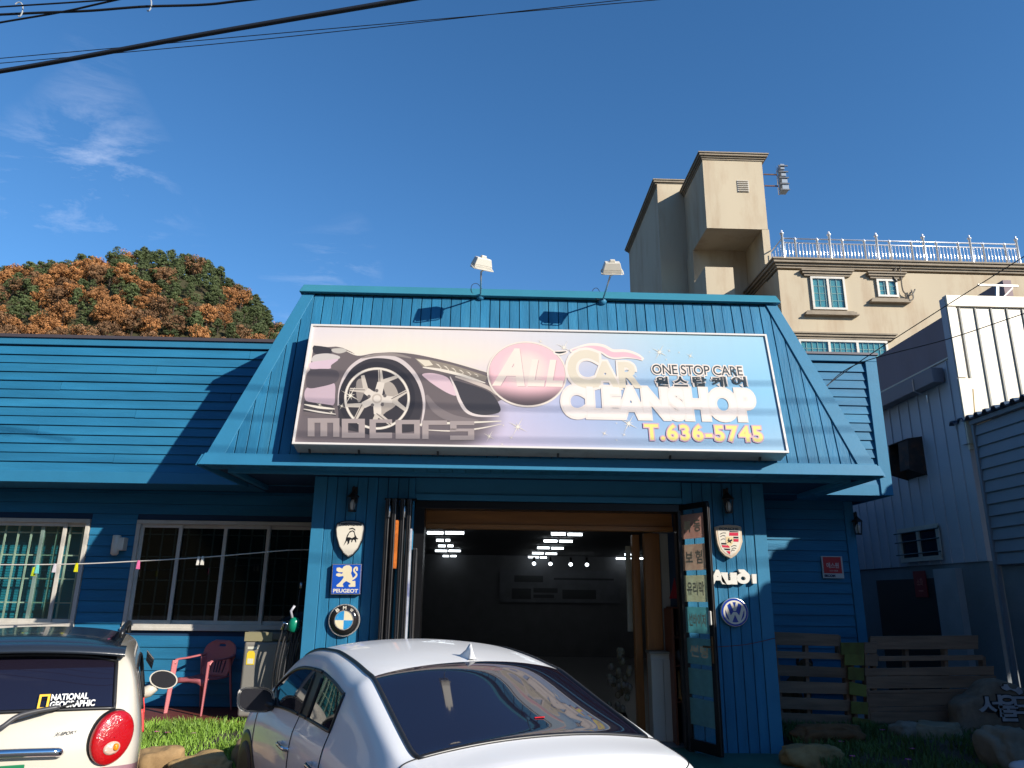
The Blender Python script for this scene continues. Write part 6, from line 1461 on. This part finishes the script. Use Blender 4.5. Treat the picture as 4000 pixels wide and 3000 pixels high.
MB().tube([vg+Vector((.03, 0, .04)), onY(1168, 2330, .12), onY(1176, 2290, .12)], .008, 6).build('lance', M_rubber, hb_, True)
MB().lathe([(.016, -.03), (.016, .04)], onY(1176, 2288, .12), (0, 0, 1), 8).build('lance_tip', M_steel, hb_, True)

# ------------------------------------------------------------------ clothes line and pegs
LY = .55
lp = [onY(-420, 2200, LY), onY(0, 2206, LY), onY(300, 2203, LY), onY(540, 2192, LY), onY(784, 2178, LY), onY(1000, 2160, LY), onY(1115, 2150, LY)]; lp.append(Vector((-2.18, .58, lp[-1].z+.02)))
tag(MB().tube(spline(lp, 8), .0075, 6).build('clothes_line', mat('line_white', S(216, 210, 200, .85), .6), None, True), 'pale clothes line strung across the left windows to the pillar', 'line')
def peg(px, py, col, lab, double=False):
    c_ = onY(px, py, LY-.01); t_ = thing('clothes_peg', lab, 'peg', c_-Vector((0, 0, .09)))
    m_ = mat('peg_%d_%d_%d' % col, S(*col, .85), .45)
    for s in (-1, 1): MB().hexa([c_+Vector((s*.004-.014, s*.016-.006, -.09)), c_+Vector((s*.004+.014, s*.016-.006, -.09)), c_+Vector((s*.004+.014, s*.016+.006, -.09)), c_+Vector((s*.004-.014, s*.016+.006, -.09)), c_+Vector((-.012, s*.006-.005, .02)), c_+Vector((.012, s*.006-.005, .02)), c_+Vector((.012, s*.006+.005, .02)), c_+Vector((-.012, s*.006+.005, .02))]).build('jaw', m_, t_, bevel=.003)
    MB().lathe([(.008, -.012), (.008, .012)], c_+Vector((0, 0, -.035)), (0, 1, 0), 8).build('spring', M_steel, t_)
peg(133, 2222, (190, 206, 40), 'lime peg clipped right beside the teal peg'); peg(147, 2212, (110, 200, 196), 'teal peg clipped right beside the lime peg')
peg(215, 2208, (206, 200, 206), 'pale grey peg between the teal and yellow pegs'); peg(300, 2206, (214, 210, 30), 'bright yellow peg on the line before the lamp')
peg(542, 2195, (226, 110, 160), 'pink peg hanging before the window frame edge'); peg(776, 2180, (226, 222, 214), 'white peg, first of two clipped together'); peg(792, 2179, (220, 216, 206), 'white peg, second of two clipped together, nearer the pillar')

# ------------------------------------------------------------------ planted beds, rocks, grass, flowers
M_soil = mat('garden_soil', (.05, .042, .032), .95, var=.3, bump=.4, bscale=30)
def bedz(x, y): return .03+.22*sst(-1.15, .15, y)*(1)+.03*noise.noise(Vector((x*1.7, y*1.7, 0)))
bd = MB(); bd.grid([[(x, y, bedz(x, y) if 0 < i < 18 else -.03) for i, x in enumerate([-6.2+4.1*q/18 for q in range(19)])] for y in [-1.15+1.36*q/10 for q in range(11)]]); struct(bd.build('flower_bed', M_soil, None, True, fix=False))
def bedr(x, y): return .02+.16*sst(-1.3, .7, y)+.03*noise.noise(Vector((x*1.7, y*1.7, 4)))
bd = MB(); bd.grid([[(x, y, bedr(x, y) if (i > 0) else -.03) for i, x in enumerate([3.55+3.55*q/18 for q in range(19)])] for y in [-1.4+2.5*q/12 for q in range(13)]]); struct(bd.build('flower_bed', M_soil, None, True, fix=False))
def grass(name, x0, x1, y0, y1, zf, n, lab, m_, seed, avoid=()):
    r = random.Random(seed); mb = MB()
    for k in range(n):
        x, y = r.uniform(x0, x1), r.uniform(y0, y1)
        if noise.noise(Vector((x*2.2, y*2.2, 8)))+r.uniform(-.2, .45) < -.05: continue
        z = zf(x, y)-.01; h = r.uniform(.05, .12); a = r.uniform(0, 2*pi); w = r.uniform(.004, .008); l = r.uniform(.02, .07); b = r.uniform(0, 2*pi)
        d = Vector((cos(a), sin(a), 0))*w; t = Vector((cos(b), sin(b), 0))*l; p = Vector((x, y, z))
        i0 = mb.pts([p-d, p+d, p+d*.7+t*.4+Vector((0, 0, h*.65)), p-d*.7+t*.4+Vector((0, 0, h*.65)), p+t+Vector((0, 0, h))]); mb.face((i0, i0+1, i0+2, i0+3)); mb.face((i0+3, i0+2, i0+4))
    o = mb.build(name, m_, None, fix=False); o['kind'] = 'stuff'; tag(o, lab, 'grass'); return o
M_gr = mat('moss_grass', S(140, 178, 66, .72), .6, var=.35, vscale=3, dirt=S(92, 138, 48, .7), dscale=5, damt=.7)
grass('grass', -5.9, -2.2, -1.1, .20, bedz, 15000, 'bright green mossy grass on the bank before the deck', M_gr, 1)
grass('grass', 3.62, 7.0, -1.35, .9, bedr, 15000, 'dark mossy grass in the shaded bed on the right', mat('dark_grass', S(86, 120, 56, .62), .65, var=.3, vscale=3), 2)  # darker copy of the mossy grass, its shade put into the colour
def rock(px, py, z, sx, sy, sz, seed, col, lab, rz=0, ang=.75):
    c_ = onZ(px, py, z); bm = bmesh.new(); bmesh.ops.create_icosphere(bm, subdivisions=4, radius=1)
    sv = Vector((seed*3.7, seed*1.3, seed))
    for v in bm.verts:
        d = v.co.normalized(); q = Vector([math.copysign(abs(c)**ang, c) for c in d])
        f = 1+.26*noise.noise(d*1.3+sv)+.10*noise.noise(d*3.5+sv)+.05*abs(noise.noise(d*7+sv))+.03*noise.noise(d*15+sv)+.08*noise.cell(d*1.9+sv); v.co = Vector((q.x*sx, q.y*sy, q.z*sz))*f
    bmesh.ops.rotate(bm, verts=bm.verts, matrix=Matrix.Rotation(rz, 3, 'Z')); lo = min(v.co.z for v in bm.verts)
    me = bpy.data.meshes.new('rock'); bm.to_mesh(me); bm.free()
    m_ = mat('stone_%d_%d_%d' % col, S(*col, .66), .88, var=.16, vscale=4, bump=.5, bscale=14, dirt=S(col[0]*.66, col[1]*.62, col[2]*.56, .66), dscale=3, damt=.75)
    o = link('rock', me, m_, None, True, 0, c_); return tag(o, lab, 'rock')
TAN = (190, 156, 110)
rock(622, 2985, .08, .24, .20, .17, 1, TAN, 'tan boulder at the corner of the grassy bank beside the hatchback', .3)
rock(800, 3010, .05, .30, .18, .15, 2, (196, 164, 112), 'low flat tan boulder edging the middle of the grassy bank')
rock(972, 2965, .10, .18, .18, .20, 3, (150, 128, 98), 'tan boulder edging the grassy bank next to the sedan wheel', .5)
rock(3175, 2960, .08, .33, .20, .14, 4, (170, 146, 100), 'tan boulder in the shade at the foot of the right pillar', .1)
rock(3235, 2868, .22, .42, .15, .11, 5, (120, 88, 56), 'brown long rock below the left pallet', .05)
rock(3540, 2862, .20, .17, .13, .12, 6, (150, 146, 134), 'small pale grey rock in front of the wide pallet', .3, .6)
rock(3670, 2866, .20, .28, .17, .13, 7, (156, 148, 126), 'angular pale rock between the small rock and the inscribed stone', -.2, .6)
rock(3745, 2918, .10, .40, .20, .06, 8, (92, 88, 84), 'flat grey rock slab lying in the grass before the inscribed stone', -.1)
rock(3945, 2945, .18, .26, .24, .28, 9, (146, 138, 122), 'upright grey boulder in front of the inscribed stone', .2)
MB_b = tag(MB().box(-2.42, -2.24, .05, .14, .27, .33).build('brick', mat('red_brick', S(170, 78, 56, .7), .85, var=.15), None, bevel=.006), 'loose red brick at the foot of the grey appliance', 'brick')
def flower(px, py, zf, Y, lab):
    c_ = onY(px, py, Y); z0 = zf(c_.x, Y); t_ = thing('flower', lab, 'flower', (c_.x, Y, z0), 0, 'magenta flowers'); M_fl = mat('magenta_petal', S(206, 60, 180, .85), .5)
    h = max(z0+.06, c_.z); MB().tube([(c_.x, Y, z0), (c_.x, Y, h)], .003, 5).build('stem', M_gr, t_)
    mb = MB()
    for k in range(14): a = 2*pi*k/14; d = Vector((cos(a), sin(a), .25)); s = Vector((-sin(a), cos(a), 0))*.010; p = Vector((c_.x, Y, h)); mb.poly([p, p+d*.02-s, p+d*.036, p+d*.02+s])
    mb.build('petals', M_fl, t_, fix=False); MB().ell((c_.x, Y, h+.004), .007, .007, .006, 8, 5).build('centre', mat('flower_centre', S(236, 200, 90, .8), .6), t_)
flower(612, 2867, bedz, -.25, 'magenta flower in the grass, closest to the hatchback'); flower(655, 2870, bedz, -.26, 'magenta flower in the grass, second from the hatchback'); flower(755, 2877, bedz, -.3, 'magenta flower in the middle of the grassy bank')
for k, (x, y, Y) in enumerate(((3447, 2858, .35), (3288, 2914, -.2), (3563, 2933, -.4), (3548, 2971, -.75), (3330, 2958, -.65))): flower(x, y, bedr, Y, 'magenta flower in the shaded bed, '+('below the narrow board piece', 'beside the tan boulder', 'below the small pale rock', 'lowest in the bed by the road edge', 'just off the end of the tan boulder')[k])

# ------------------------------------------------------------------ inscribed stone
z8 = lambda zx, zy: (3600+zx/3.6875, 2550+zy/3.6875)
SY_ = .42; OUT = [(610, 1330), (590, 1000), (560, 800), (600, 725), (700, 662), (800, 640), (870, 560), (940, 462), (1010, 405), (1090, 384), (1200, 412), (1340, 455), (1480, 520), (1640, 610), (1800, 760), (1860, 1000), (1840, 1330)]
O3 = [onY(*z8(*p), SY_) for p in OUT]; cen = sum(O3, Vector())/len(O3)
stn_ = thing('inscribed_stone', 'large standing stone with painted white Korean lettering', 'stone', (cen.x, SY_+.15, bedr(cen.x, .4)))
D2 = spline([(p.x, p.z) for p in O3], 4, True); mb = MB(); rows = []
for k, (sc_, yo) in enumerate(((.02, .0), (.5, -.005), (.86, .0), (.96, .025), (1.0, .09), (1.0, .22), (.94, .33), (.5, .38), (.02, .38))):
    rows.append([])
    for i in range(len(D2)+1):
        p = D2[i % len(D2)]; v = Vector((cen.x+(p.x-cen.x)*sc_, SY_+yo, cen.z+(p.y-cen.z)*sc_)); n_ = noise.noise(v*3.1)*.035+noise.noise(v*9)*.014
        rows[-1].append(v+Vector((n_*.6*(sc_ > .6), n_*(.25 if sc_ < .9 else 1), n_*.6*(sc_ > .6))))
mb.grid(rows).build('stone_body', mat('weathered_stone', S(136, 122, 106, .8), .9, var=.25, vscale=5, bump=.6, bscale=12, dirt=S(88, 76, 64, .75), dscale=3, damt=.8), stn_, True)
SPl = Plane((0, SY_-.012, 0), (1, 0, 0), (0, 0, 1)); s8 = lambda x, y: SPl.px(*z8(x, y))
M_sw, M_sb = mat('stone_white_paint', S(188, 192, 200, .75), .7, var=.18, vscale=9), mat('stone_black_paint', (.02, .02, .022), .8)
for ch_, (a, b, c_, d) in zip('서울드', ((855, 610, 1130, 912), (1140, 614, 1350, 978), (1325, 635, 1545, 872))):
    (u0, v0), (u1, v1) = s8(a, d), s8(c_, b)
    m = MB(); lettering(m, SPl, ch_, u0, v0, u1, v1, .004, .055, thick=.04); m.build('letter_outline', M_sb, stn_, fix=False)
    m = MB(); lettering(m, SPl, ch_, u0, v0, u1, v1, .007, .02, thick=.04); m.build('letter', M_sw, stn_, fix=False)
BR = [(1140, 488), (1180, 480), (1180, 452), (1230, 450), (1262, 500), (1300, 520), (1360, 520), (1400, 496), (1450, 540), (1455, 580), (1400, 605), (1350, 560), (1280, 530), (1220, 545), (1160, 520)]
m = MB(); m.prism([SPl.p(*s8(1300+(x-1300)*1.08, 525+(y-525)*1.14), -.01) for x, y in BR], SPl.n*.013); m.build('mark_outline', M_sb, stn_)
m = MB(); m.prism([SPl.p(*s8(*p), -.008) for p in BR], SPl.n*.015); m.build('mark', M_sw, stn_)

# ------------------------------------------------------------------ weathered pallets leaning by the right wing
z9 = lambda zx, zy: (3000+zx/2.212, 2450+zy/2.212)
M_pal = mat('weathered_pallet_wood', S(150, 122, 100, .72), .85, var=.22, vscale=5, stretch=(.4, 3, 4), bump=.2, bscale=20, rand=.18, dirt=S(104, 84, 68, .75), dscale=3, damt=.6)
M_mos = mat('mossy_board', S(120, 124, 60, .75), .85, var=.25, vscale=4, rand=.2, dirt=S(120, 86, 40, .55), dscale=3, damt=.8)
step = MB().box(3.45, 5.34, 1.0, 1.69, -.02, .22).build('step', MATS['pale_concrete'], None); struct(step)
def slats(name, lab, Y, L, posts, m_=None, zb=.05):
    c_ = onY(*z9((L[0][0]+L[0][1])/2, 500), Y); t_ = thing(name, lab, 'pallet', (c_.x, Y, zb))
    for q in L:
        x0, x1, a0, a1, b0, b1 = q[:6]; mm = q[6] if len(q) > 6 else (m_ or M_pal)
        P_ = [onY(*z9(x0, a1), Y), onY(*z9(x1, b1), Y), onY(*z9(x1, b0), Y), onY(*z9(x0, a0), Y)]; yo = random.uniform(-.004, .004)
        MB().prism([p+Vector((0, yo-.011, 0)) for p in P_], (0, .022, 0)).build('slat', mm, t_, bevel=.003, seg=1)
    for x0, y0, x1, y1 in posts:
        a, b = onY(*z9(x0, y0), Y+.065), onY(*z9(x1, y1), Y+.065); MB().bar(a, b, .045, .095, (0, 1, 0)).build('stringer', M_pal, t_)
    return t_
slats('wooden_pallet', 'weathered slatted pallet standing between the right pillar and the mossy boards', .95, [(-120, 610, 32, 148, 65, 165), (-100, 660, 198, 262, 226, 280), (-80, 685, 318, 412, 350, 440), (-60, 700, 458, 562, 482, 580), (-40, 710, 592, 698, 630, 726), (-20, 720, 732, 838, 762, 860), (100, 290, 868, 965, 878, 970)], [(318, 60, 345, 850), (600, 70, 605, 225), (650, 230, 700, 870), (40, 40, 130, 960)])
slats('narrow_boards', 'narrow mossy upright board piece between the two pallets', .88, [(628, 826, 132, 238, 132, 238, M_mos), (660, 828, 236, 330, 236, 330, M_mos), (690, 828, 342, 452, 352, 462, M_mos), (700, 848, 470, 580, 500, 604, M_mos), (716, 862, 640, 744, 650, 756, M_mos), (730, 886, 776, 896, 800, 922, M_mos), (830, 938, 130, 228, 132, 228), (836, 948, 234, 336, 234, 336)], [(700, 160, 760, 920), (828, 160, 870, 900)])
slats('wide_pallet', 'wide weathered pallet with close boards behind the inscribed stone', .90, [(880, 1812, 78, 192, 70, 190), (950, 1855, 250, 294, 240, 284), (832, 1948, 356, 420, 336, 414), (846, 1968, 424, 530, 418, 520), (860, 1980, 548, 570, 524, 560), (864, 1990, 572, 688, 562, 668), (872, 2000, 692, 724, 672, 720), (882, 2010, 728, 832, 724, 832)], [(1180, 90, 1210, 860), (1515, 85, 1550, 860), (1845, 250, 1900, 860), (900, 90, 920, 860)])

# ------------------------------------------------------------------ dog sitting behind the pallet
def skinned(name, chains_, mt, par, lev=2):
    V_, E_, R_ = [], [], []
    for ch_ in chains_:
        prev = None
        for q in ch_:
            if isinstance(q, int): prev = q; continue
            V_.append(q[:3]); R_.append(q[3]); 
            if prev is not None: E_.append((prev, len(V_)-1))
            prev = len(V_)-1
    me = bpy.data.meshes.new(name); me.from_pydata(V_, E_, []); o = bpy.data.objects.new(name, me); COL.objects.link(o)
    s = o.modifiers.new('skin', 'SKIN')
    for i, r in enumerate(R_): me.skin_vertices[0].data[i].radius = (r, r)
    me.skin_vertices[0].data[0].use_root = True
    ss = o.modifiers.new('sub', 'SUBSURF'); ss.levels = ss.render_levels = lev
    m2 = bpy.data.meshes.new_from_object(o.evaluated_get(bpy.context.evaluated_depsgraph_get())); bpy.data.objects.remove(o); m2.materials.clear()
    ob = link(name, m2, mt, par, True); return ob
hd_ = onY(3148, 2585, 1.28); dg = thing('dog', 'tan brown dog sitting behind the slatted pallet', 'dog', (hd_.x-.12, 1.36, .222), radians(0))
M_fur = mat('tan_fur', S(150, 112, 74, .6), .9, var=.25, vscale=12, bump=.4, bscale=80, dirt=S(90, 62, 42, .6), dscale=4, damt=.7)
hz_ = hd_.z-.222
skinned('body', [[(-.10, .10, .16, .13), (-.06, .07, .34, .125), (.02, .02, .50, .11), (.07, -.02, hz_-.12, .075), (.11, -.05, hz_-.01, .085), (.13, -.13, hz_-.04, .045), (.135, -.19, hz_-.05, .032)],
                 [0, (-.22, .0, .12, .085), (-.20, -.12, .05, .05), (-.20, -.20, .03, .035)], [0, (.02, -.02, .12, .085), (.03, -.14, .05, .05), (.04, -.22, .03, .035)],
                 [2, (-.05, -.06, .40, .055), (-.05, -.08, .22, .04), (-.05, -.09, .05, .032), (-.05, -.13, .03, .032)], [2, (.10, -.06, .40, .055), (.11, -.08, .22, .04), (.11, -.09, .05, .032), (.11, -.13, .03, .032)],
                 [0, (-.22, .20, .08, .04), (-.34, .22, .06, .03), (-.42, .18, .09, .015)]], M_fur, dg)
for s in (-1, 1): MB().grid([[(.11+s*.055, -.04, hz_+.06), (.11+s*.10, -.03, hz_+.05)], [(.11+s*.075, -.05, hz_), (.11+s*.12, -.05, hz_-.02)], [(.11+s*.085, -.06, hz_-.05), (.11+s*.11, -.06, hz_-.07)]]).build('ear', mat('dark_fur', S(74, 50, 34, .6), .9), dg, True, local=True)
for s in (-1, 1): MB().ell((.125+s*.03, -.125, hz_+.012), .010, .008, .010, 8, 6).build('eye', M_black, dg, True, local=True)
MB().ell((.136, -.215, hz_-.045), .018, .012, .014, 8, 6).build('nose', M_black, dg, True, local=True)
wb3 = onZ(3985, 2990, .12); tag(MB().ell((wb3.x+.05, wb3.y, .10), .16, .12, .07, 18, 10).build('white_bag', mat('white_plastic_bag', S(206, 210, 220, .8), .5, bump=.5, bscale=10), None, True), 'white plastic bag lying in front of the upright boulder', 'bag')
